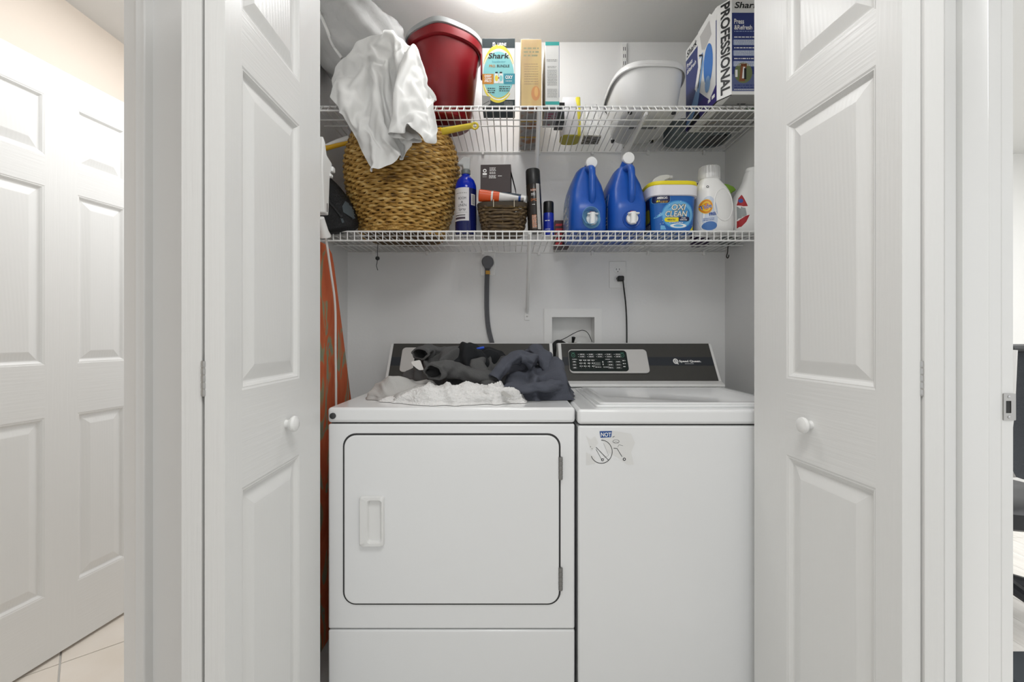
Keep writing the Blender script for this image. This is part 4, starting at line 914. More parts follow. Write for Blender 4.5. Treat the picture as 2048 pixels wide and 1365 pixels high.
# sprayers behind the tub
sprayer('trigger_bottle', .615, 1.895, 'white trigger spray bottle standing behind the blue tub', mat('bottle_white', 'E8E8E6', .3), M_white, .225, .036)
sprayer('yellow_neck_bottle', .538, 1.965, 'white spray bottle with yellow collar behind the right blue jug', mat('bottle_cream', 'E2E2DC', .3), M_white, .205, .034, mat('yellow_collar', 'DDE04A', .4), 150)
# ---------------------------------------------------------------- white detergent bottle
cx, cy = .760, 1.718
T = Th('detergent_bottle', (cx, cy, zL), 'white liquid detergent bottle with clear ribbed cap and round orange logo', 'detergent bottle')
def wb():
    return [rring(cx+dx, cy, zL+z, a, b, 2.6, 44) for z, a, b, dx in ((0, .060, .048, 0), (.004, .066, .054, 0), (.03, .069, .056, 0), (.09, .068, .055, 0), (.13, .065, .052, -.002), (.155, .060, .048, -.005), (.175, .052, .043, -.010), (.190, .042, .038, -.014), (.200, .036, .035, -.016), (.208, .034, .034, -.016))]
bm_ = MB().loft(wb()); T.part('bottle', MB().loft(wb()), M_white, smooth=60)
f = onto(bm_, (cx, cy-.06, zL), (1, 0, 0), (0, 0, 1), (0, 1, 0))
P = Print(f); M_lo = mat('logo_orange', 'E08A1E', .4); M_ly = mat('logo_yellow', 'F0C62E', .4); M_lbl = mat('logo_blue', '2A4FA0', .4)
P.disc(-.038, .060, .030, .072, mat('pale_label', 'C9D3E2', .35), 0, 40); P.disc(-.0455, .094, .020, .027, M_ly, 1, 32); P.disc(-.0455, .094, .0185, .025, M_lo, 2, 32); P.disc(-.0455, .094, .014, .019, M_ly, 3, 32); P.disc(-.0455, .094, .0095, .013, M_lo, 4, 32)
P.text('Tide', -.0455, .086, .0215, M_inkw, 5, bold=.035, width=.036, rot=10); P.text('Tide', -.0455, .0862, .0215, M_lbl, 6, bold=.012, width=.034, rot=10); P.text('FREE', -.024, .060, .015, M_lbl, 5, bold=.03, rot=8, width=.026); P.lines(-.055, -.02, .048, 2, .006, .002, M_lbl, 3, 4)
P.disc(-.035, .022, .024, .016, mat('mid_blue_print', '4A78B8', .4), 1, 24); P.disc(-.039, .168, .004, .005, M_ink, 1, 14, r0=.6); T.print(P)
ring_ = [f(.016+.036*math.cos(2*PI*k/48), .100+.060*math.sin(2*PI*k/48))[0] for k in range(48)]
T.part('grip_edge', MB().tube(ring_, .0028, 8, closed=True), M_white)
T.part('neck', MB().lathe([(.031, 0), (.031, .02)], 26, at((cx-.016, cy, zL+.205))), M_white)
M_capc = mat('clear_cap', 'E9E9E8', .15, alpha=.42); prof = [(.0385, 0), (.0395, .002), (.0375, .046), (.0345, .049), (.004, .0495)]
n_ = 60; rg = [[Vector((cx-.016+r_*(1+.018*(k % 2))*math.cos(2*PI*k/n_), cy+r_*(1+.018*(k % 2))*math.sin(2*PI*k/n_), zL+.204+z_)) for k in range(n_)] for r_, z_ in prof]
T.part('cap', MB().loft(rg), M_capc, smooth=10)
# ---------------------------------------------------------------- carpet cleaner bottle at the right end
cx, cy = .886, 1.715
T = Th('cleaner_bottle', (cx, cy, zL), 'white cleaner bottle with red label at the right end of the lower shelf', 'bottle')
wb2 = lambda: [rring(cx+dx, cy, zL+z, a, b, 2.8, 40) for z, a, b, dx in ((0, .052, .045, 0), (.004, .058, .050, 0), (.07, .0585, .050, 0), (.11, .057, .048, 0), (.15, .048, .044, .006), (.18, .036, .036, .012), (.20, .030, .030, .016), (.225, .026, .026, .018), (.235, .022, .022, .018))]
bm_ = MB().loft(wb2()); T.part('bottle', MB().loft(wb2()), M_white, smooth=60)
P = Print(onto(bm_, (cx, cy-.06, zL), (1, 0, 0), (0, 0, 1), (0, 1, 0))); M_rl = mat('label_red', 'A81E26', .4)
P.poly([(-.053, .016), (-.042, .020), (-.028, .036), (-.016, .062), (-.030, .058), (-.053, .042)], M_rl, 1); P.poly([(-.053, .102), (-.036, .094), (-.022, .094), (-.030, .116), (-.037, .140), (-.046, .128)], M_rl, 1); P.poly([(-.053, .046), (-.026, .061), (-.030, .088), (-.042, .094), (-.053, .098)], mat('label_grey', '9AA0A0', .4), 0); P.disc(-.042, .116, .006, .008, M_lbl, 2); T.print(P)
T.part('cap', MB().lathe([(.0215, 0), (.0225, .002), (.0225, .014), (.0205, .016), (.004, .0165)], 26, at((cx+.018, cy, zL+.233))), M_white)
T.part('handle', MB().tube(smooth_path([(cx+.020, cy-.028, zL+.195), (cx+.034, cy-.040, zL+.165), (cx+.038, cy-.045, zL+.12), (cx+.034, cy-.047, zL+.095)]), .010, 10), M_white)
sprayer('green_head_bottle', .912, 1.93, 'grey bottle with lime green trigger behind the white cleaner bottle', mat('bottle_grey', '8F9492', .3), mat('lime_plastic', '8FBF3A', .35), .200, .034, None, 170)
T = Th('purple_bottle', (.795, 1.93, zL), 'dark purple bottle behind the white detergent bottle', 'bottle')
T.part('bottle', lathe_at([(.035, 0), (.038, .004), (.038, .19), (.030, .215), (.014, .23)], .795, 1.93, zL), mat('purple_plastic', '3A2848', .3))
T.part('cap', lathe_at([(.016, 0), (.017, .002), (.017, .034), (.012, .036)], .795, 1.93, zL+.229, 20), mat('plum_cap', '4A2E50', .4))
# ================================================================ wicker hamper, bag, sheet, brushes
M_wick = ramp_mat('golden_seagrass', [(.30, '6E5226'), (.44, 'A57C38'), (.56, 'C9A158'), (.72, 'E0C486')], 30, .5, (1, 1, 3), bump=.3)
hx, hy = -.432, 1.808
def hprof(z):
    k = (z-zL)/.39
    return .152+.065*math.sin(min(1, k/.68)*PI/2) if k < .68 else .217-.030*((k-.68)/.32)**2
def hring(t, z):
    r = hprof(z); n = Vector((math.cos(t), math.sin(t), 0)); return Vector((hx, hy, z))+n*r, n
T = Th('wicker_hamper', (hx, hy, zL), 'large barrel-shaped golden wicker hamper with a white sheet hanging over it', 'basket')
zs = [zL+.014+k*.0104 for k in range(36)]
T.part('weave', weave(hring, zs, 54, .0056, .0042, 4, 7, 1), M_wick, kind='stuff')
T.part('stakes', (lambda m: [m.tube([hring(2*PI*(k+.5)/54, zL+.002+.375*j/10)[0] for j in range(11)], .0028, 5) for k in range(54)] and m)(MB()), M_wick, kind='stuff')
bp = []
for k in range(264):
    t = 2*PI*k/264; r = hprof(zL+.004)+.004; bp.append(Vector((hx+r*math.cos(t), hy+r*math.sin(t), zL+.012+.007*math.sin(t*44))))
T.part('braided_foot', MB().tube(bp, .0045, 6, closed=True).tube([Vector((p.x, p.y, 2*zL+.024-p.z)) for p in bp], .0045, 6, closed=True), M_wick, kind='stuff')
T.part('rim', MB().tube([hring(2*PI*k/200, zL+.388)[0]+Vector((0, 0, .003*math.sin(k*.9))) for k in range(200)], .0085, 8, closed=True), M_wick)
T.part('base', MB().lathe([(.02, 0), (.145, 0), (.15, .004), (.14, .006)], 40, at((hx, hy, zL))), mat('dark_wicker', '5A4526', .8))
# yellow handled brush lying on the hamper rim
M_yb = mat('yellow_handle_plastic', 'E8D24A', .3); M_yd = mat('deep_yellow_plastic', 'E0AE1C', .35)
T = Th('brush', (-.25, 1.70, 1.886), 'yellow brush handle with a ring end resting on the hamper rim under the upper shelf', 'brush')
A = Vector((-.285, 1.715, 1.876)); Bq = Vector((-.150, 1.69, 1.890)); n_ = 10
T.part('handle', MB().loft([[A.lerp(Bq, i/n_)+Vector((0, .012*math.cos(2*PI*k/14), 1))*0+Vector((0, .013*math.cos(2*PI*k/14), (.0145-.005*(i/n_))*math.sin(2*PI*k/14))) for k in range(14)] for i in range(n_+1)]), M_yb)
T.part('grip_base', MB().loft([[A.lerp(Bq, -.35+i*.1)+Vector((0, .0155*math.cos(2*PI*k/14), (.0165)*math.sin(2*PI*k/14))) for k in range(14)] for i in range(6)]), M_yd)
T.part('hanging_ring', MB().tube([Bq+Vector((.012+.011*math.cos(2*PI*k/24), 0, .011*math.sin(2*PI*k/24))) for k in range(24)], .0042, 8, closed=True), M_yb)
T = Th('scrub_brush', (-.675, 1.72, 1.82), 'white and yellow brush end wedged between hamper and left wall', 'brush')
A = px(651, 296, 1.72); Bq = px(700, 284, 1.72)
T.part('yellow_side', MB().tube([A, A+(Bq-A)*.2, A+(Bq-A)*.6, Bq], [.011, .010, .009, .009], 12), M_yd)
T.part('white_back', MB().tube([A+Vector((.004, -.004, .007)), A+(Bq-A)*.5+Vector((0, -.004, .011)), Bq+Vector((0, -.004, .012))], [.006, .009, .011], 10), M_white)
T.part('blue_tip', MB().box(Bq.x-.006, Bq.x+.004, Bq.y-.008, Bq.y+.006, Bq.z-.030, Bq.z-.004), M_ib, bevel=.002)
# ---------------------------------------------------------------- stuffed plastic bag
M_bag = mat('translucent_bag_film', 'BCBCBB', .22, bump=('noise', 22, .9, (1, 2.2, .8)), spec=.7)
A = Vector((-.715, 1.80, 2.335)); Bq = Vector((-.405, 1.655, 2.035)); ax = (Bq-A).normalized(); sd = ax.cross(Vector((0, 1, 0))).normalized(); up = ax.cross(sd)
rg = []; nR, nA = 46, 64
for i in range(nR+1):
    s_ = i/nR; e = math.sin(PI*min(max(s_*.985+.008, 0), 1))**.42; r_ = .168*e*(1.04-.34*s_); ring_ = []
    for k in range(nA):
        t = 2*PI*k/nA; d = sd*math.cos(t)+up*math.sin(t)*1.05
        p = A+(Bq-A)*(s_*1.10-.05)
        w_ = noise.noise(Vector((s_*3.0, math.cos(t)*2.2, math.sin(t)*2.2)))*.016+abs(noise.noise(Vector((s_*2.6+3, math.cos(t)*6, math.sin(t)*6))))*.018+abs(noise.noise(Vector((s_*9, math.cos(t)*5+2*s_, math.sin(t)*5))))*.009+(.003+.012*s_**3)*math.sin(9*t+4*s_)
        q = p+d*(r_+w_*e)
        hb = Vector((q.x-bx, q.y-by)); rb = .125+.035*min(1, max(0, (q.z-zU)/.3))
        if hb.length < rb: hb = hb*(rb/max(hb.length, .01)); q.x = bx+hb.x; q.y = by+hb.y
        q.x = max(q.x, XL+.004); q.z = min(max(q.z, zU+.001), ZC-.012); q.y = min(q.y, YB-.006); ring_.append(q)
    rg.append(ring_)
T = Th('stuffed_bag', (-.58, 1.75, zU), 'bulging translucent white bag of bedding at the left of the upper shelf', 'bag')
bagmb = MB().loft(rg); T.part('bag', MB().loft(rg), M_bag, smooth=80)
f = onto(bagmb, (0, 1.5, 0), (1, 0, 0), (0, 0, 1), (0, 1, 0))
sp = smooth_path([Vector((-.705, 0, 2.335)), Vector((-.695, 0, 2.28)), Vector((-.665, 0, 2.22)), Vector((-.640, 0, 2.165)), Vector((-.628, 0, 2.13)), Vector((-.600, 0, 2.09))], 8)
T.part('drawstring', MB().tube([f(p.x, p.z)[0]+Vector((0, -.003, 0)) for p in sp], .0055, 8), mat('drawstring_white', 'E9E9E7', .4))
# ---------------------------------------------------------------- black mesh bag at the left end
M_mesh = mat('black_mesh', '121315', .6, bump=('voronoi', 260, .6, (1, 1, 1)))
rg = []
for z, cx_, cy_, a, b in ((-.020, -.690, 1.615, .030, .018), (-.012, -.680, 1.63, .055, .035), (.006, -.652, 1.665, .083, .062), (.03, -.650, 1.675, .086, .07), (.08, -.656, 1.685, .079, .068), (.13, -.668, 1.69, .068, .06), (.17, -.685, 1.69, .050, .05), (.20, -.70, 1.69, .032, .035), (.222, -.712, 1.69, .018, .018)):
    r_ = rring(cx_, cy_, zL+z, a, b, 2.4, 40)
    for k, p in enumerate(r_):
        q = noise.noise(Vector((p.x*16, p.y*16, p.z*10)))*.012; p += Vector((math.cos(2*PI*k/40), math.sin(2*PI*k/40), 0))*q; p.x = max(p.x, XL+.003)
    rg.append(r_)
T = Th('mesh_bag', (-.66, 1.675, zL), 'slumped black mesh laundry bag at the left end of the lower shelf', 'bag')
mbag = MB().loft(rg); T.part('bag', MB().loft(rg), M_mesh, sub=1, smooth=80)
f = onto(mbag, (0, 1.4, 0), (1, 0, 0), (0, 0, 1), (0, 1, 0))
P = Print(f); c_ = lambda x, y: ((x-1024)*1.64/F, CZ-(y-672)*1.64/F)
P.poly([c_(*q) for q in ((689, 402), (699, 408), (716, 428), (717, 434), (704, 437), (690, 428), (686, 415))], mat('grey_window', '4E575C', .35), 6); T.print(P, 'see_through_panel')
tp = [f(*c_(*q))[0]+Vector((0, -.003, 0)) for q in ((656, 395), (665, 410), (677, 424), (690, 440))]
T.part('drawcord', MB().tube(smooth_path(tp), .004, 8), mat('cord_black', '2A2B2D', .7))
tg = lambda x, y: px(x, y, 1.76)
T = Th('toggle_cord', tg(755, 497), 'short black cord with a toggle dangling below the lower shelf', 'cord')
T.part('cord', MB().tube(smooth_path([tg(756, 486), tg(755, 500), tg(755, 515), tg(754, 526), tg(753, 532), tg(755.5, 541)]), .0013, 6), M_black)
T.part('toggle', MB().lathe([(.002, -.008), (.007, -.005), (.0085, 0), (.007, .005), (.002, .008)], 14, at(tg(755, 517))), M_black)
# ---------------------------------------------------------------- ironing board in the gap beside the dryer
M_cover = ramp_mat('orange_leaf_cover', [(.34, 'C05A34'), (.54, 'CC6A42'), (.57, '98926E'), (.63, '86907E'), (.67, 'C86640')], 11, .85, (1, 1, .5), bump=.1, detail=2.5, distort=1.2)
XI = -.605
out = [(1.29, .12), (1.77, .12), (1.765, .40), (1.735, .70), (1.687, .873), (1.60, 1.13), (1.525, 1.345), (1.505, 1.385), (1.47, 1.405), (1.36, 1.405), (1.33, 1.38), (1.31, 1.30)]
T = Th('ironing_board', (XI, 1.5, 0), 'folded ironing board with orange leaf-print cover standing left of the dryer', 'ironing board')
MYZ = Matrix(((0, 0, 1, 0), (1, 0, 0, 0), (0, 1, 0, 0), (0, 0, 0, 1)))
T.part('padded_cover', MB().prism(out, XI-.018, XI+.012, MYZ), M_cover, bevel=.010, seg=4)
T.part('board_foot', MB().box(XI-.016, XI+.012, 1.28, 1.36, 0.0, .12), mat('dark_board', '4A4238', .7), bevel=.003)
T.part('board_foot', MB().box(XI-.016, XI+.012, 1.66, 1.74, 0.0, .12), mat('dark_board', '4A4238', .7), bevel=.003)
xg = -.566
lg = lambda x, y: Vector((xg, xg*F/(x-1024), CZ-(y-672)*(xg/(x-1024))))
T.part('leg', MB().tube(smooth_path([lg(651, 470), lg(661, 540), lg(670, 610), lg(671, 700), lg(672, 800), lg(672, 1000)]), .0036, 10), mat('leg_tube_white', 'D9D9D7', .3))
rs = T.part('foot_cap', MB().tube([lg(641, 436), lg(648, 462), lg(650.5, 472), lg(651, 475)], [.0105, .0125, .0165, .0155], 16), M_white)
T.part('foot_bar', MB().prism([(1.355, 1.478), (1.385, 1.476), (1.396, 1.60), (1.412, 1.63), (1.412, 1.645), (1.372, 1.655), (1.360, 1.69), (1.345, 1.70), (1.340, 1.60)], xg-.020, xg+.008, MYZ), M_white, bevel=.003)
T.part('clip', MB().box(xg-.004, xg+.014, 1.405, 1.424, 1.618, 1.634), M_white, bevel=.003)
T.part('clip', MB().box(xg-.004, xg+.012, 1.392, 1.410, 1.598, 1.608), M_white, bevel=.002)
T.part('slot', MB().box(xg+.0075, xg+.0086, 1.372, 1.376, 1.484, 1.510), M_black, smooth=0)
# ================================================================ office chair seen through the right doorway
cx, cy = 1.965, 1.84
T = Th('office_chair', (cx, cy, 0), 'black mesh office chair with white frame seen through the right doorway', 'chair')
M_net = mat('dark_mesh_fabric', '3A3E44', .7, bump=('voronoi', 400, .8, (1, 1, 1))); M_wf = mat('white_chair_frame', 'DDDCDA', .3); M_blk2 = mat('charcoal_plastic', '26282C', .45)
def bk(w, zz, y): return [Vector((cx+x*w/.46, cy+y+.05*(x/.23)**2*-1, zz)) for x in (-.23, -.12, 0, .12, .23)]
T.part('backrest', MB().grid([bk(.42, z, -.20+.04*math.sin((z-.6)*6)) for z in (.60, .68, .76, .84, .92, 1.0, 1.06)]), M_net, sub=1)
T.part('top_bar', MB().tube(bk(.44, 1.065, -.19), .016, 10), M_blk2)
T.part('frame_bar', MB().tube([(cx-.24, cy-.24, .64), (cx-.12, cy-.16, .60), (cx+.12, cy-.16, .60), (cx+.24, cy-.24, .64)], .013, 10), M_wf)
for s_ in (-1, 1):
    T.part('frame_upright', MB().tube([(cx+s_*.21, cy-.245, 1.06), (cx+s_*.225, cy-.25, .85), (cx+s_*.22, cy-.22, .62), (cx+s_*.12, cy-.12, .47)], .012, 10), M_wf)
    T.part('armrest', MB().box(cx+s_*.27-.03, cx+s_*.27+.03, cy-.16, cy+.12, .655, .69), M_blk2, bevel=.012, seg=3)
    T.part('arm_support', MB().tube([(cx+s_*.27, cy-.02, .66), (cx+s_*.275, cy-.04, .52), (cx+s_*.20, cy-.02, .44)], .013, 10), M_wf)
T.part('seat', MB().loft([rring(cx, cy, z, a, b, 4, 40) for z, a, b in ((.40, .21, .20), (.415, .235, .225), (.47, .24, .23), (.485, .22, .21))]), M_blk2)
T.part('seat_trim', MB().box(cx-.245, cx-.16, cy-.16, cy+.05, .487, .515), mat('pale_wood', 'D2B48C', .5), bevel=.004)
T.part('gas_lift', MB().lathe([(.026, .12), (.026, .26), (.018, .262), (.018, .41)], 16, at((cx, cy, 0))), M_blk2)
for k in range(5):
    a = R(72*k+190); e_ = Vector((cx+.31*math.cos(a), cy+.31*math.sin(a), .085))
    lg_ = T.part('base_leg', MB().tube([(cx, cy, .135), (cx+.15*math.cos(a), cy+.15*math.sin(a), .115), e_], [.028, .022, .016], 10), M_blk2)
    T.part('caster', MB().lathe([(.030, -.012), (.032, -.009), (.032, .009), (.030, .012)], 18, at((e_.x, e_.y, .032)) @ rotm('Z', math.degrees(a)) @ rotm('X', 90)), M_blk2, lg_)
tag(obj('floor_mat', MB().box(1.60, 1.95, 1.44, 1.585, 0, .012), mat('dark_mat', '33383D', .8), bevel=.004), 'dark mat on the pale floor in front of the office chair', 'mat')
# ================================================================ laundry
def cloth_from(data):
    nx, ny, lo, sc_, a = data; n = (nx+1)*(ny+1); out_ = []
    for c in range(3):
        acc = 0; col_ = []
        for i in range(n):
            d = a[c*n+i]; acc = d if i == 0 else col_[i-nx-1]+d if i % (nx+1) == 0 else acc+d
            col_.append(acc)
        out_.append(col_)
    return nx, ny, [Vector((lo[0]+out_[0][i]*sc_, lo[1]+out_[1][i]*sc_, lo[2]+out_[2][i]*sc_)) for i in range(n)]
def cloth_obj(name, key, m, label, cat, th=.004, sub=2, part='cloth', move=(0, 0, 0)):
    nx, ny, v = cloth_from(CLOTH[key]); c = sum(v, Vector())/len(v); base = Vector((c.x, c.y, min(p.z for p in v)))+Vector(move)
    T = Th(name, base, label, cat)
    mb = MB().add([p+Vector(move) for p in v], [(j*(nx+1)+i, j*(nx+1)+i+1, (j+1)*(nx+1)+i+1, (j+1)*(nx+1)+i) for j in range(ny) for i in range(nx)])
    me = bpy.data.meshes.new(part); me.from_pydata([tuple(Vector(p)-base) for p in mb.v], [], mb.f); me.materials.append(m); me.polygons.foreach_set('use_smooth', [True]*len(me.polygons))
    o = bpy.data.objects.new(part, me); COL.objects.link(o); o.parent = T.o
    s_ = o.modifiers.new('thickness', 'SOLIDIFY'); s_.thickness = th; s_.offset = 0
    q = o.modifiers.new('sub', 'SUBSURF'); q.levels = sub; q.render_levels = sub
    return T, o, v
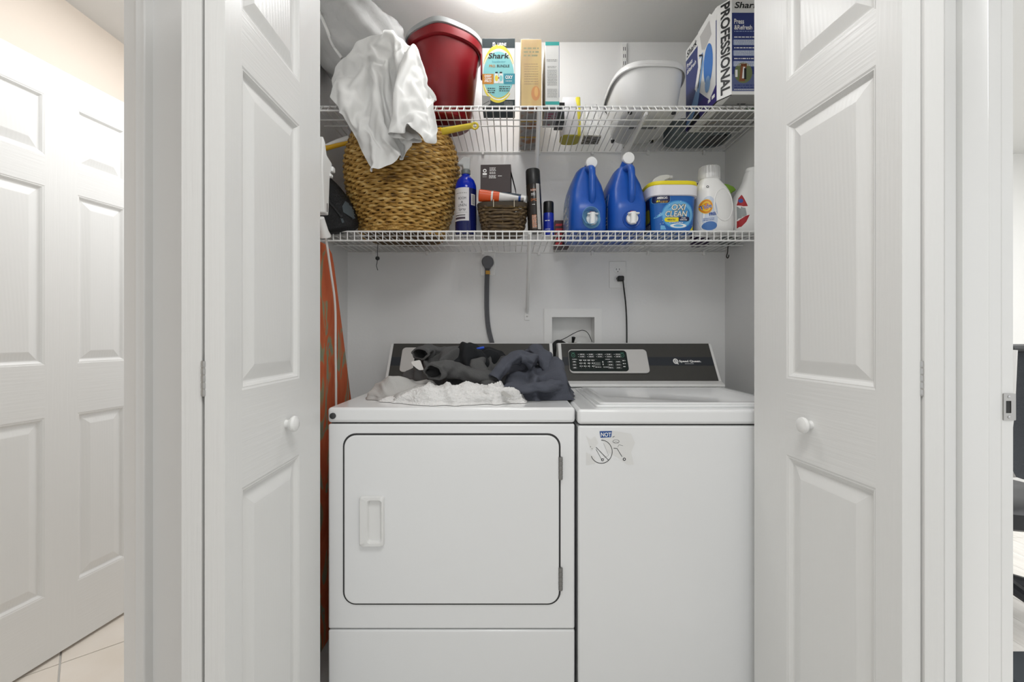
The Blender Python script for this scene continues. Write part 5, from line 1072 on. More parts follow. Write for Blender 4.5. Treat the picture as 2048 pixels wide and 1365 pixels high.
# laundry surfaces: grids of points in 0.8 mm steps, each relative to its neighbour
CLOTH = {
'sheet': (46, 32, (-0.6394, 1.4034, 1.6411), 0.0008, (
224,-5,23,9,13,21,23,11,13,14,-1,-7,-12,24,-7,11,13,17,7,-1,21,19,0,-20,-5,-13,-14,-6,-25,-12,-16,-12,18,10,19,26,2,2,10,13,12,12,18,2,6,20,25,3,-8,23,3,10,22,20,10,13,9,12,2,-14,8,
12,7,-4,16,6,8,21,19,5,-7,-21,-15,-11,-15,-10,-14,-12,-14,15,12,20,10,14,2,15,20,9,13,1,20,5,14,25,-6,9,1,15,1,20,22,7,13,6,11,6,8,-16,17,2,17,-6,7,10,20,13,6,4,-24,-9,-11,-19,2,-13,
-15,-16,20,8,17,4,18,10,20,10,13,11,-1,23,10,10,19,-10,10,-1,17,4,17,23,5,12,4,8,7,15,-18,18,11,13,-14,9,11,21,5,4,16,-24,-18,-6,-17,17,-16,-13,-20,21,9,12,-3,18,11,21,19,13,11,-3,14,
10,18,20,-10,12,3,12,11,11,22,3,11,2,14,5,16,-19,18,10,18,-20,16,11,20,13,-1,12,-23,-18,-10,-10,22,-14,-12,-23,14,10,15,-4,19,7,19,25,15,12,4,12,4,15,22,-9,7,17,3,9,19,10,7,9,1,16,13,
10,-18,18,10,18,-20,14,11,21,21,3,2,-19,-18,-12,-7,26,-17,-6,-22,12,6,15,-3,20,11,13,25,12,11,18,-1,7,17,18,-9,11,17,6,3,19,3,13,3,4,23,11,7,-16,15,10,19,-18,15,9,21,20,1,4,-17,-16,
-12,-3,27,-6,-11,-22,3,11,15,-4,22,7,19,21,18,9,6,18,-2,14,14,-9,11,17,3,10,13,1,14,8,4,22,10,6,-14,16,7,18,-13,17,5,20,14,9,0,-17,-16,-8,4,25,-3,-4,-22,-7,12,15,0,22,12,5,23,20,11,
18,-5,8,14,11,-9,12,17,9,2,13,3,8,8,16,15,11,3,-11,15,7,16,-9,18,3,20,20,-8,3,-4,-10,-11,2,25,-10,-5,-3,-16,13,13,4,22,11,4,21,17,11,23,-11,15,10,10,-9,8,16,16,6,6,5,12,2,11,20,12,-2,
-5,12,9,14,-6,18,4,20,22,-4,-11,-7,-2,-1,3,24,-8,-9,-10,-7,13,13,5,18,10,16,20,15,12,14,-14,16,12,9,-8,8,10,17,7,6,9,15,7,4,16,13,11,-12,8,9,13,-6,15,9,19,24,2,-5,-14,9,-1,-9,26,-9,
-7,-12,-5,14,13,12,7,12,18,19,19,9,7,-14,15,6,16,-8,9,3,17,8,9,13,8,9,14,10,14,11,-7,2,6,15,-1,17,4,19,23,-3,3,-12,11,-8,-2,24,-7,-10,-6,-6,11,9,7,21,8,18,25,14,6,0,-9,16,9,12,-7,4,
6,15,5,11,18,3,7,19,15,11,12,0,-3,3,13,4,19,3,15,24,4,-7,-5,13,-3,-9,25,-4,-11,-11,0,13,10,1,20,12,17,24,11,-3,-3,1,16,9,15,-11,13,15,0,12,-1,21,14,1,11,18,11,12,10,-7,1,13,6,17,8,10,
24,10,-2,-9,2,7,-9,25,-5,-9,-14,4,14,12,-3,22,13,16,17,2,8,4,-9,15,13,14,-8,13,5,17,-1,14,20,15,8,-2,16,10,13,13,-4,-3,12,7,16,3,16,23,13,2,-4,-11,9,-6,27,-10,-4,-15,8,16,11,-5,23,11,
16,4,8,5,15,-13,17,5,21,-10,13,4,10,9,11,18,12,9,18,2,10,13,18,-4,-4,11,8,15,3,16,24,13,-4,-10,-2,11,0,27,-13,-8,-9,14,15,11,-8,23,11,5,14,11,11,4,-12,15,13,14,-8,13,4,9,4,15,20,15,
3,18,15,0,13,21,-2,-5,11,8,12,12,9,24,12,7,-22,5,4,7,26,-7,-12,-10,17,15,10,-7,20,11,15,6,16,8,-5,-7,14,15,12,-7,11,10,12,2,7,22,16,11,12,14,1,10,23,-3,-3,12,8,17,8,7,24,12,9,-24,21,
2,-2,22,-12,1,-13,20,14,10,-6,17,10,19,7,16,4,-13,1,15,10,18,0,2,16,16,3,4,23,13,5,19,6,6,9,23,2,-5,11,11,16,3,9,24,12,11,-25,19,12,11,1,-15,-2,-1,23,13,9,-5,17,11,18,12,-5,11,-7,1,
14,9,23,-18,14,16,18,8,1,20,6,9,19,16,2,5,20,9,-4,10,14,14,9,-1,23,11,15,-22,13,2,22,-9,11,-1,-10,24,11,9,-3,19,8,19,-3,-3,7,17,-14,5,19,23,1,5,14,15,9,19,3,10,13,11,21,8,8,4,16,5,7,
14,15,8,-6,22,11,17,-20,12,10,9,14,-4,5,-11,23,11,9,-3,14,13,13,-1,11,8,-6,10,5,11,8,-6,3,11,15,9,20,13,3,13,9,18,10,12,2,16,8,10,20,5,12,-7,20,11,18,-18,12,7,15,24,1,-2,-15,19,11,10,
2,9,13,4,20,8,-11,19,-4,-11,11,13,-8,9,5,12,10,16,13,8,15,21,2,10,15,2,16,4,19,22,4,14,-10,16,11,19,-14,12,13,20,20,2,-9,-8,16,9,9,12,-1,11,19,14,-3,-5,-3,9,-7,6,12,-8,11,9,3,10,19,
16,11,14,18,7,2,18,3,10,8,22,16,11,15,-12,21,4,19,-9,14,6,20,23,12,-5,-12,12,8,14,2,12,12,13,-9,-4,-5,0,10,4,-1,13,-13,16,4,6,11,19,20,5,15,20,13,6,6,16,-4,14,23,21,3,18,-3,18,12,3,
-3,14,4,16,20,11,15,-16,10,11,5,18,9,2,-1,-1,0,-9,-11,9,5,4,12,-14,17,16,0,9,21,17,11,12,17,13,10,2,20,0,12,20,19,11,5,13,17,13,-15,14,12,6,16,14,10,19,-1,2,9,17,-7,0,1,0,-2,3,-11,-9,
11,1,10,8,-12,16,16,10,3,21,19,10,17,17,10,5,21,1,10,16,14,19,9,11,23,7,14,-18,23,6,16,4,10,11,17,-5,11,13,8,10,3,-13,-13,-4,-1,10,-11,-7,9,2,17,15,-7,11,9,13,20,14,8,19,18,9,9,11,20,
0,18,24,1,8,20,19,13,7,2,13,10,16,-16,18,10,21,-2,16,8,-4,8,7,9,-24,5,0,-7,-19,-5,6,10,22,-5,13,7,3,-4,21,15,8,19,17,9,12,13,15,9,14,24,3,3,20,24,11,9,8,7,8,22,-19,12,12,21,9,13,5,-7,
20,3,5,-13,-18,-5,-1,-18,-2,0,25,21,2,0,3,9,-3,22,14,4,19,18,9,12,15,16,10,18,14,3,9,24,20,11,10,15,15,8,9,-19,11,9,21,21,6,5,-6,3,4,4,9,-11,-10,-22,14,-3,-8,22,15,-2,-8,3,4,19,10,11,
9,10,16,10,14,18,18,6,19,10,15,15,10,18,10,16,22,8,1,13,-13,8,14,17,16,-1,7,-8,1,4,16,5,-13,-5,-12,19,5,-8,4,9,8,-22,-1,10,9,14,9,11,18,8,7,18,22,17,10,12,22,13,11,26,0,5,17,19,10,1,
10,-2,13,13,17,5,-1,-1,-2,17,-7,3,12,3,-4,-10,17,10,-3,8,7,8,-21,-16,3,16,7,9,12,20,20,11,14,15,10,11,22,19,14,15,21,19,-4,0,17,12,7,-1,20,9,6,9,-2,2,1,16,18,-1,-14,4,7,6,-2,18,9,7,
10,6,101,-11,10,14,0,-2,4,-3,-3,-17,21,8,18,9,-12,-5,-12,5,-8,-17,15,5,-11,-5,-24,4,-1,-23,3,-2,-5,-22,-11,7,7,3,-17,-7,-16,6,0,8,14,19,9,2,-4,16,-10,-9,17,8,2,-9,1,0,-22,19,11,15,23,
-9,-7,-18,-16,-4,-5,14,11,-9,-19,-14,-6,6,-15,-21,4,8,-22,-15,-4,-1,24,-7,-9,-12,0,-9,7,21,8,10,-11,7,14,-12,-20,11,11,10,-5,-9,5,-22,19,9,17,18,3,-10,-12,-21,-4,0,14,-9,-3,-19,3,-16,
-7,-2,-24,6,3,-17,-10,-9,-9,27,4,-4,-13,-21,6,5,21,1,5,8,-14,9,-9,-22,0,11,14,2,-12,3,-23,21,10,9,17,8,1,-14,-22,-3,4,12,-18,-7,-7,-4,-10,-10,-10,-17,2,0,-13,-9,-7,-15,27,-9,-3,2,-17,
7,6,19,9,7,2,-13,10,-7,-20,-12,4,19,10,-14,2,-23,18,11,6,15,9,1,-5,-16,2,3,5,-14,-8,-9,-9,-7,-6,-20,-12,-10,-1,-1,-19,-10,-7,26,4,-8,-9,-2,4,6,19,11,9,0,-12,9,-9,-11,-17,-4,7,24,-12,
0,-23,17,0,11,17,9,2,2,-15,-7,1,4,3,-9,-12,-17,-10,-1,-20,-6,-7,-10,0,-22,-12,-4,25,9,2,-15,-1,9,5,11,16,8,0,-15,10,-6,-12,-15,-9,0,27,-4,-10,-20,1,9,12,18,14,4,2,-19,-3,9,3,0,-11,-10,
-19,-15,-3,-18,1,-17,-2,-8,-24,-10,-2,23,1,9,5,-9,3,4,18,7,12,3,-19,8,-5,-10,-19,-2,-9,25,-4,-4,-21,-9,8,14,20,13,10,4,-24,2,10,8,-14,0,-11,-17,-17,-10,-18,6,-18,-10,-6,-23,-8,-3,24,
-3,3,18,3,1,0,4,17,11,5,-19,7,-2,-10,-16,-9,-9,25,-17,-5,-5,-18,8,14,21,17,9,6,-25,5,12,9,-9,-12,-7,-21,-22,-5,-17,11,-16,-10,-21,-18,-7,0,24,-2,4,17,10,6,2,-2,15,3,10,-19,8,-10,-14,
-1,-7,-16,25,-12,-9,-17,-10,2,15,24,20,10,7,-26,8,9,11,-5,-14,-6,-23,-20,-11,-17,13,-19,-6,-19,-22,-8,0,24,10,-5,8,12,11,-2,12,13,5,3,-19,4,-9,-20,2,-3,-15,24,-9,-7,-20,-15,8,8,21,23,
7,11,-25,15,6,9,-3,-12,-13,-19,-20,-11,-14,8,-17,-7,-18,-23,-9,3,19,19,1,-3,14,1,7,16,14,8,-8,-15,5,-9,-23,-10,0,-2,24,-17,-3,-13,-19,1,8,23,24,10,10,-27,12,10,12,1,-15,-11,-20,-19,
-10,-16,8,-18,-4,-20,-23,-11,8,21,10,7,3,-2,12,9,16,16,5,-6,-17,6,-13,-23,-14,11,0,19,-20,-7,-5,-15,-9,6,25,23,12,10,-26,9,11,15,3,-14,-10,-22,-18,-11,-14,6,-18,-5,-18,-24,-9,7,22,11,
0,4,4,15,6,14,21,3,-6,-16,-3,-3,-19,-20,-1,17,13,-12,-10,-18,-10,-5,3,23,23,13,11,-26,7,8,21,4,-10,-12,-20,-23,-8,-13,6,-20,-6,-16,-23,-7,7,22,8,-3,3,16,13,8,13,20,-6,1,-14,-5,-1,-22,
2,-11,-1,13,11,-9,-20,-13,-7,1,20,23,11,14,-25,8,11,17,6,-7,-12,-23,-19,-6,-15,3,-16,-10,-15,-22,-5,6,23,0,2,9,16,15,7,12,18,0,-8,-8,-7,0,-25,17,-2,-9,18,-11,-3,-4,-20,-6,-1,17,23,11,
14,-25,10,11,15,5,1,-13,-24,-19,-4,-15,1,-13,-9,-20,-20,-3,7,22,4,-2,12,17,12,2,18,19,3,-4,-12,-4,-4,-24,17,10,-4,14,-3,-9,-9,-11,-11,-3,12,23,10,16,-25,14,4,20,1,1,-13,-13,-17,-9,-14,
-3,-17,-5,-19,-17,-3,8,22,9,-3,7,21,4,8,18,20,3,0,-12,-15,2,-23,14,9,16,8,5,-3,-14,-12,-10,-7,6,21,11,17,-25,6,8,22,2,1,-12,-10,-8,-8,-15,-11,-13,-10,-17,-14,-3,9,23,10,3,-1,20,6,10,
15,21,0,7,-10,-17,9,-21,11,9,17,6,8,12,-6,-17,-7,-10,-2,22,10,17,-24,-1,12,23,1,1,-10,-10,-4,0,-19,-16,-8,-10,-21,-9,-5,11,22,10,-2,7,17,10,5,18,21,1,10,-6,-5,-5,-8,8,6,19,10,15,7,8,
-12,-9,-12,-10,17,11,19,-23,-5,11,25,-2,2,-9,-13,-16,10,3,-21,-11,-14,-16,-7,-6,11,24,4,5,6,18,10,8,17,20,5,-10,-10,17,-12,-11,9,2,5,22,11,-1,18,-2,-4,-13,-20,9,11,23,-20,-9,11,24,-5,
3,-7,-16,-16,3,21,-22,-9,-11,-17,-10,-2,13,22,9,0,12,17,-1,7,23,0,12,14,-19,13,-14,-15,0,4,4,17,13,-3,19,5,0,-10,-20,2,11,20,-16,-12,9,26,-7,0,-4,-20,-14,8,17,-11,-11,-10,-15,-12,1,
13,23,11,0,15,0,7,8,11,16,7,16,-17,10,-12,-18,-8,1,18,9,6,3,6,19,4,-8,-22,-1,11,11,-13,-12,11,24,-14,-3,5,-22,-13,3,13,13,-12,-9,-17,-15,5,15,17,14,5,-4,14,9,11,-5,19,10,19,-15,10,-12,
-16,-12,0,16,-9,3,6,11,15,10,7,-22,-6,11,1,-19,-2,12,24,1,-10,-5,-23,-7,11,14,6,-5,-14,-14,-14,6,13,19,5,-3,14,7,4,6,12,13,12,18,-13,0,-3,-19,-10,-2,16,0,-6,1,6,9,8,21,-13,-12,-2,-3,
11,-8,-2,27,6,-5,-18,-24,0,13,18,-10,-2,-3,-12,-14,4,18,0,13,10,12,11,4,6,2,12,10,21,-12,-1,-1,-7,-11,-8,8,14,0,-3,-2,-1,5,21,4,-12,-8,10,6,-1,-15,23,3,-2,-19,-18,-3,14,20,-15,6,3,-18,
-12,2,9,13,4,3,13,15,10,-6,12,15,6,18,-19,3,-7,0,-3,-12,11,3,5,10,-2,-3,-5,2,16,1,-7,-17,3,4,15,-3,15,-3,-16,-9,-7,3,27,-17,5,11,-18,-7,2,11,9,2,7,8,12,6,7,12,7,9,-4,8,9,-6,-12,-6,10,
-4,9,9,9,0,-1,-3,-21,2,3,-8,-11,19,7,-2,12,-6,8,-24,17,-4,-9,18,8,1,8,-17,-1,2,5,9,5,9,6,10,8,7,1,9,12,3,8,18,-11,-7,-6,-10,15,9,4,-4,-6,-9,-5,-2,-14,-3,-4,0,16,11,3,-8,3,11,-24,20,
7,-3,15,13,3,3,-15,3,3,4,5,6,10,7,5,-1,16,3,8,11,-2,8,17,-15,-10,0,-11,11,5,-11,-8,-4,-6,-11,-6,15,0,-3,-18,15,4,-7,4,4,9,-21,14,8,17,16,12,-6,12,-7,6,3,3,-10,9,9,20,3,1,7,3,10,13,3,
0,14,-17,-10,-6,1,-6,10,-8,-21,-13,-4,4,1,-10,6,6,-21,-1,3,11,10,1,-5,-12,18,11,18,19,13,3,-3,7,-3,6,-17,4,10,15,20,-1,6,13,1,3,15,10,-4,0,-3,-11,-1,-14,4,-3,-6,-14,-19,-7,-7,-6,-5,
3,15,-2,-4,-12,2,8,4,-8,10,15,11,21,24,5,-2,19,5,-3,-18,6,2,7,10,22,7,7,14,1,-3,15,-6,5,-2,0,2,-8,-10,-14,-6,-6,-4,-4,-3,-11,-13,-13,-3,3,5,0,-4,-13,8,0,10,19,8,9,24,13,11,12,21,-8,
-11,-2,16,-2,8,9,18,11,10,13,-1,-5,-4,0,0,0,18,0,1,5,10,7,9,9,15,-4,-2,-1,3,9,4,16,18,4,3,3,5,7,-3,1,-9,-5,1,0,-1,2,6,0,0,2,-1,6,9,15,-20,-8,-6,-12,-11,-2,-2,-4,11,16,11,-1,2,8,11,7,
8,14,2,-2,-1,-9,9,10,12,8,11,14,4,3,8,-3,1,-8,-5,-8,6,3,1,6,2,-2,-3,-3,9,8,11,-15,-4,-6,-14,-8,-3,-8,3,13,14,17,1,1,6,10,9,6,11,2,2,-1,-10,7,8,10,9,12,10,-7,16,9,6,-13,5,-4,-11,9,1,
3,6,-3,2,-2,-3,4,3,1,5,-6,-6,-14,-6,-4,-15,11,13,13,16,8,1,5,8,8,7,10,-1,1,6,-10,7,7,9,4,13,7,-3,14,9,9,-9,-4,2,-7,7,4,3,5,-1,0,-1,-5,2,4,3,4,-7,-5,-14,-16,-7,-4,9,14,13,16,11,4,2,6,
8,7,8,3,1,7,-12,9,4,12,-7,7,6,12,13,8,11,-6,-6,-3,1,5,6,2,5,-1,1,0,-5,-3,5,6,0,-7,-5,-14,-17,-9,-2,9,15,10,15,14,6,4,-1,11,8,6,5,4,6,-11,8,5,9,-7,8,6,12,10,9,11,-1,-6,-4,2,3,4,6,4,1,
1,0,-6,-4,-1,9,-1,-11,-4,-10,-18,-8,-1,10,14,10,15,14,8,6,-7,12,6,10,6,6,5,-10,5,5,9,-4,7,-1,9,15,10,10,1,-2,-3,2,-1,7,4,7,1,1,0,-6,-3,-2,-6,10,-7,-5,-15,-15,-7,-2,12,16,8,15,13,7,10,
-9,13,7,10,8,5,4,-8,6,1,8,0,5,-2,5,16,12,10,-1,0,1,3,-1,6,5,6,2,1,0,-6,-3,-3,-7,-6,3,0,-15,-18,-2,-3,11,15,8,15,13,8,10,-8,9,6,16,7,6,2,-6,4,2,8,0,5,-3,4,12,6,13,10,1,0,3,-3,4,3,10,
5,1,-1,-6,-3,-4,-7,-9,-7,-4,-3,-17,3,-4,10,16,7,13,15,8,10,-7,9,6,11,12,7,-1,-2,2,3,5,3,5,-3,4,11,7,3,6,12,5,3,-3,5,2,6,9,1,-1,-6,-12,4,-7,-8,-8,-3,-8,-18,0,3,11,17,7,9,17,7,11,-5,9,
7,10,11,5,4,-2,1,3,5,2,1,1,4,11,7,5,5,8,6,5,-1,4,2,6,9,2,-2,-7,-13,-2,1,-9,-6,-5,-11,-18,-3,7,13,18,6,6,12,10,14,-3,8,6,12,12,6,4,-1,0,1,5,4,1,0,4,9,6,7,7,7,5,6,-2,7,0,6,10,2,-6,-11,
-5,-4,-3,-3,-8,-6,-14,-18,0,6,13,17,4,9,10,5,13,4,7,6,12,12,8,4,0,0,0,4,5,3,0,2,9,6,4,10,8,4,6,-1,6,2,4,10,2,-6,-11,-5,-3,-2,-6,-10,-10,-14,-16,3,6,13,16,7,5,11,7,6,9,8,6,10,13,8,5,
3,-1,0,4,5,3,1,0,9,6,4,10,6,7,5,-1,7,1,5,9,1,-6,-10,-5,-1,-3,-11,-16,-4,-15,-14,6,5,12,17,8,-7,16,7,11,10,7,5,11,15,7,7,3,-1,-1,4,5,4,-2,3,8,5,6,9,4,7,6,1,6,3,3,9,0,-6,-10,-3,-2,-5,
-18,-11,-7,-10,-14,2,9,11,16,7,-8,11,9,14,4,10,7,13,16,7,8,5,0,-1,3,5,3,-2,3,9,4,2,3,13,7,7,1,4,3,7,7,-1,-6,-9,-6,1,-12,-15,-9,-6,-11,-14,-2,3,17,17,7,-9,12,7,13,7,8,7,14,16,8,8,7,0,
-1,3,5,1,0,4,8,4,2,-2,14,8,9,3,3,3,7,6,-2,-5,-10,-9,1,-10,-15,-8,-6,-12,-14,-2,-2,19,10,11,-5,11,6,11,10,5,6,17,15,8,9,10,0,0,2,4,1,1,3,9,4,2,-2,7,7,13,6,1,6,7,4,-1,-7,-10,-9,-5,-4,
-15,-8,-7,-12,-13,0,-8,16,10,15,-1,9,6,12,9,7,5,14,15,9,11,12,0,0,2,4,1,1,3,9,4,3,-4,7,5,3,18,-2,5,12,1,0,-7,-11,-8,-3,-8,-15,-13,0,-13,-14,-1,-10,7,6,8,17,9,5,13,10,4,7,12,14,9,12,
14,3,0,2,4,0,1,3,8,4,4,-3,-3,8,4,11,6,6,14,-1,1,-7,-12,-6,-7,-7,-18,-13,-9,-8,-5,-13,3,6,9,13,18,9,6,13,10,6,5,13,12,7,13,15,6,1,3,3,1,1,2,7,4,5,-3,-2,3,6,5,13,3,16,2,-2,-8,-12,-10,
-1,-13,-18,-10,-10,-7,-18,-2,-7,18,14,14,18,10,6,14,12,4,5,14,12,5,13,15,8,2,4,2,0,2,3,6,3,6,-4,-1,2,7,0,8,11,16,3,-3,-9,-12,-12,-1,-17,-14,-9,-6,-15,-14,-4,-3,18,14,15,18,10,8,5,17,
8,7,11,11,6,13,15,9,0,8,3,-1,3,2,3,3,8,-3,0,1,1,3,7,11,17,6,-5,-10,-14,-10,-5,-14,-14,-10,-9,-24,2,-5,-7,19,16,15,18,9,8,7,14,6,9,14,12,5,12,16,9,0,8,-1,6,3,1,-1,5,10,-3,0,-2,0,7,4,
10,18,7,-6,-11,-14,-9,-6,-14,-22,-12,-14,-22,12,1,-11,20,13,17,16,11,8,8,9,10,12,14,10,6,13,14,8,3,6,-5,8,7,1,-1,0,15,-1,0,-4,-2,8,3,9,19,8,-5,-14,-16,-5,-9,-21,-21,-11,-16,-23,14,2,
-5,20,15,17,17,8,12,10,2,5,16,19,11,6,11,16,6,6,-13,8,3,14,6,1,-1,4,7,2,-4,-3,9,0,3,20,13,-6,-15,-20,-12,-16,-21,-17,-5,-15,-22,-3,10,11,14,15,17,17,8,11,9,8,3,7,19,12,12,10,19,8,0,
-12,7,6,8,10,6,0,4,-3,7,-3,-1,9,1,-2,19,9,-6,-19,-21,-12,-11,-20,-16,-9,-17,-20,-14,2,24,14,8,23,18,7,7,18,4,-2,10,18,9,12,9,8,12,3,-3,8,6,10,12,-3,8,-6,6,4,4,-12,5,4,6,18,0,-10,-24,
-21,-8,-14,-7,-16,-9,-20,-18,-12,-5,22,1,6,20,18,10,17,3,4,9,15,15,3,10,21,-8,8,12,9,7,5,11,-1,8,9,-4,6,3,1,-10,-3,4,11,16,-6,-13,-24,-11,-9,-16,-22,-1,-12,-17,-17,-11,-11,-2,1,10,20,
17,9,18,8,6,6,13,17,4,6,20,-1,5,10,12,6,7,0,12,7,9,-2,2,2,5,-11,-3,6,8,9,-11,-14,-24,-20,-4,-18,-13,-12,-8,-7,-20,-10,-5,-13,-16,13,19,16,10,10,23,4,7,10,10,6,11,17,2,5,13,8,-1,-2,19,
10,7,8,3,2,-2,6,-9,-5,-2,19,-14,-12,-15,-18,-20,-7,-2,-15,-9,-10,-17,-15,-11,-5,-25,-18,18,13,15,6,17,19,10,8,10,9,6,8,9,8,8,15,7,1,-1,-1,20,12,-1,14,4,-2,4,-7,-2,-2,3,-22,-11,-5,-24,
-7,-5,-21,1,-13,-11,-19,-15,-5,-12,-23,-18,18,13,9,9,16,18,7,9,16,5,0,12,16,6,7,9,14,4,-1,-7,7,10,18,9,8,1,-5,-1,1,-7,-11,-20,-4,-21,-12,-1,-9,-17,-17,2,-10,-21,-12,-2,-19,-24,-17,)),
}
M_fl = mat('charcoal_fleece', '565656', .95, bump=('noise', 420, .5, (1, 1, 1)), var=.06); M_nv2 = mat('slate_fleece', '50535D', .95, bump=('noise', 420, .5, (1, 1, 1)), var=.06)
M_sh = mat('pale_grey_knit', 'B9B8B5', .9, bump=('noise', 300, .3, (1, 1, 1))); M_bk = mat('black_knit', '1B1D20', .9, bump=('noise', 300, .3, (1, 1, 1)))
M_tw = mat('white_terry', 'ECEBE9', .95, bump=('noise', 240, 1.0, (1, 1, 1)))
def ridge(x): return (.5+.5*math.cos(2*PI*x))**2.2
def fold(x): return abs(math.sin(PI*x))**.8
def crumple(cx, cy, zb, rx, ry, h, dirv, freq, amp, seed, nU=150, nV=56, sq=.75, flare=.012, warp=1.0, fuzz=0, lump=.22):
    """bunched cloth: a squashed dome with rounded warped folds"""
    m = MB(); P_ = []; D1 = Vector(dirv).normalized(); D2 = Vector((-D1.y, D1.x, .5)).normalized(); so = Vector((seed*3.1, seed*1.7, seed*.9))
    for i in range(nU):
        t = 2*PI*i/nU; row = []
        for j in range(nV+1):
            a = PI/2*j/nV; c = math.cos(a)**sq if j < nV else 0; s_ = math.sin(a)
            d = Vector((c*math.cos(t), c*math.sin(t), s_))
            big = noise.noise(d*1.6+so)*lump
            p = Vector((cx+rx*d.x*(1+big), cy+ry*d.y*(1+big), zb+h*d.z*(1+big*1.3)))
            n = Vector((d.x/rx, d.y/ry, d.z/h*.9)).normalized()
            q = (p-Vector((cx, cy, zb)))*freq+so
            k = ridge(q.dot(D1)*.5+warp*noise.noise(q*.22+so)*1.6)*amp*(.45+1.1*abs(noise.noise(q*.16+so*2)))
            k += ridge((q.dot(D2))*.62+warp*noise.noise(q*.3-so)*1.8)*amp*.55*max(0, noise.noise(q*.2-so)+.35)+noise.noise(q*.35)*amp*.5
            p += n*k
            if fuzz: p += n*(noise.noise(p*170)*fuzz)
            if j < 5: p += Vector((d.x, d.y, 0)).normalized()*flare*(1-j/5)
            p.z = max(p.z, zb+.0008) if j else zb+.0006
            row.append(p)
        P_.append(row)
    m.grid(P_, cu=True); return m
def roll(pts, r, seed, n=30, m_=28, wr=.34, fl=.66):
    """rolled sleeve with an open end"""
    pp = smooth_path(pts, m_//(len(pts)-1)+1); rings = []; prev = None
    def rings_of(k0):
        out_ = []; pv = None
        for i, p in enumerate(pp):
            t = (pp[min(i+1, len(pp)-1)]-pp[max(i-1, 0)]).normalized(); a = Vector((0, 0, 1)) if abs(t.z) < .9 else Vector((1, 0, 0)); u = t.cross(a).normalized(); w_ = t.cross(u)
            rr = (r[0]+(r[1]-r[0])*i/(len(pp)-1))*k0
            out_.append([p+(u*math.cos(2*PI*k/n)+w_*math.sin(2*PI*k/n)*fl)*rr*(1+wr*noise.noise(Vector((math.cos(2*PI*k/n)*1.3, math.sin(2*PI*k/n)*1.3, i*.16+seed)))+wr*.5*(fold(i*.11+.25*math.cos(2*PI*k/n)+seed)-.5)+wr*.55*(ridge(i*.085+1.5*k/n*(1 if k < n/2 else -1)+.5*noise.noise(Vector((i*.2, math.cos(2*PI*k/n), seed))))-.3)) for k in range(n)])
        return out_
    o_ = rings_of(1); i_ = rings_of(.78)[:14]
    return MB().loft(list(reversed(i_))+o_, True, True)
zd = ZT+.0005
T = Th('grey_shirt', (-.335, 1.47, zd), 'light grey knit shirt at the left of the laundry pile', 'shirt')
T.part('fabric', crumple(-.335, 1.475, zd, .108, .10, .052, (.6, -.7, .5), 34, .016, 3, sq=.9), M_sh, smooth=80)
T.part('collar', MB().grid([[px(x, y, d)+Vector((0, 0, 0)) for x, y, d in ((821+k*5, 724-1*k, 1.47), (826+k*4.5, 732-k*.2, 1.45), (838+k*2.5, 741-k*.2, 1.44))] for k in range(5)]), mat('white_collar', 'CFCECB', .8), sub=2, smooth=80)
T = Th('charcoal_fleece', (-.13, 1.59, zd), 'charcoal fleece garment crumpled across the middle of the laundry pile', 'garment')
T.part('fabric', crumple(-.155, 1.60, zd, .205, .118, .108, (.75, -.3, .6), 30, .036, 2), M_fl, smooth=80)
T.part('sleeve', roll([px(864, 746, 1.385), px(884, 738, 1.43), px(930, 746, 1.465), px(985, 760, 1.47), px(1020, 766, 1.50)], (.036, .042), 1.3), M_fl, smooth=80)
T.part('sleeve', roll([px(838, 708, 1.52), px(853, 705, 1.57), px(880, 708, 1.61), px(915, 716, 1.63)], (.030, .040), 4.2), M_fl, smooth=80)
T.part('hem_fold', roll([px(955, 722, 1.50), px(962, 745, 1.47), px(975, 765, 1.44), px(1000, 778, 1.43)], (.026, .022), 7.7), M_fl, smooth=80)
T = Th('slate_fleece_jacket', (.06, 1.50, zd), 'slate blue fleece jacket bunched at the right of the laundry pile', 'garment')
T.part('fabric', crumple(.062, 1.515, zd, .118, .135, .104, (.65, .15, .75), 23, .040, 6, lump=.16), M_nv2, smooth=80)
T.part('sleeve', roll([px(1066, 700, 1.57), px(1085, 712, 1.52), px(1105, 742, 1.47), px(1122, 776, 1.42)], (.028, .036), 2.1), M_nv2, smooth=80)
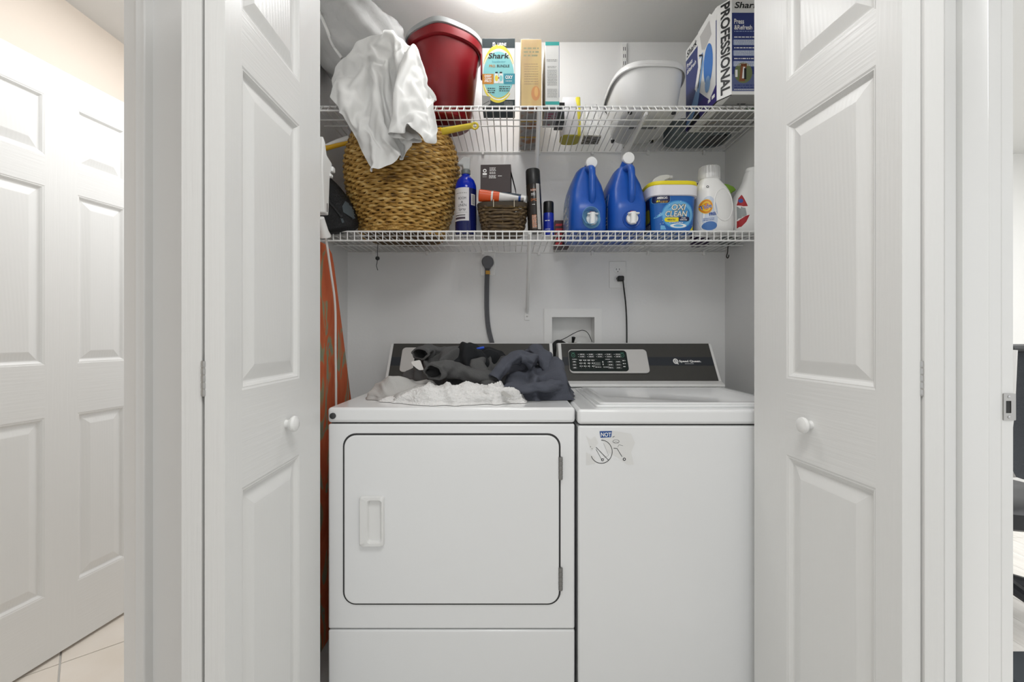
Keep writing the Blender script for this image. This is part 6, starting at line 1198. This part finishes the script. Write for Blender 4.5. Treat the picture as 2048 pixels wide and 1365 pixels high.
T.part('sleeve', roll([px(990, 758, 1.42), px(1010, 732, 1.44), px(1040, 715, 1.46), px(1070, 728, 1.45)], (.024, .034), 5.5), M_nv2, smooth=80)
T.part('hem_fold', roll([px(1012, 775, 1.39), px(1050, 778, 1.375), px(1090, 774, 1.38), px(1118, 770, 1.41)], (.020, .026), 9.1), M_nv2, smooth=80)
T = Th('black_shirt', (-.15, 1.63, zd+.10), 'black shirt with a blue lining on top of the laundry pile', 'shirt')
T.part('fabric', crumple(-.150, 1.565, zd+.055, .070, .060, .108, (.7, .3, .6), 24, .014, 8), M_bk, smooth=80)
T.part('fabric', crumple(-.080, 1.66, zd+.085, .066, .045, .066, (.3, .9, .3), 22, .010, 11), M_bk, smooth=80)
T.part('blue_lining', roll([px(944, 701, 1.575), px(955, 698, 1.57), px(968, 696, 1.575)], (.0075, .006), 3.3, 16, 14), mat('blue_lining', '2A55C8', .7), smooth=80)
T = Th('white_towel', (-.175, 1.345, zd), 'white terry towel at the front of the laundry pile', 'towel')
T.part('fabric', crumple(-.185, 1.372, zd, .155, .070, .046, (.85, .2, .5), 30, .022, 4, 220, 64, sq=.85, fuzz=.0045), M_tw, smooth=80)
T.part('fabric', crumple(-.045, 1.372, zd, .060, .05, .040, (.8, -.5, .4), 30, .016, 9, 140, 48, fuzz=.0045), M_tw, smooth=80)
T.part('care_tag', MB().grid([[px(x, y, d) for x, y, d in r_] for r_ in (((1003, 780, 1.335), (1001, 789, 1.325)), ((1013, 786, 1.32), (1010, 794, 1.31)), ((1025, 793, 1.31), (1022, 797, 1.30)))]), mat('tag_grey', 'B0AFAB', .8), sub=2, smooth=80)
cloth_obj('white_sheet', 'sheet', mat('white_cotton', 'E4E4E2', .85, bump=('noise', 60, .12, (1, 1, 1))), 'crumpled white sheet spilling from the bag over the hamper', 'sheet', .002)
for n_ in ('grey_shirt', 'charcoal_fleece', 'slate_fleece_jacket', 'black_shirt', 'white_towel'): bpy.data.objects[n_]['group'] = 'laundry piled on the dryer'
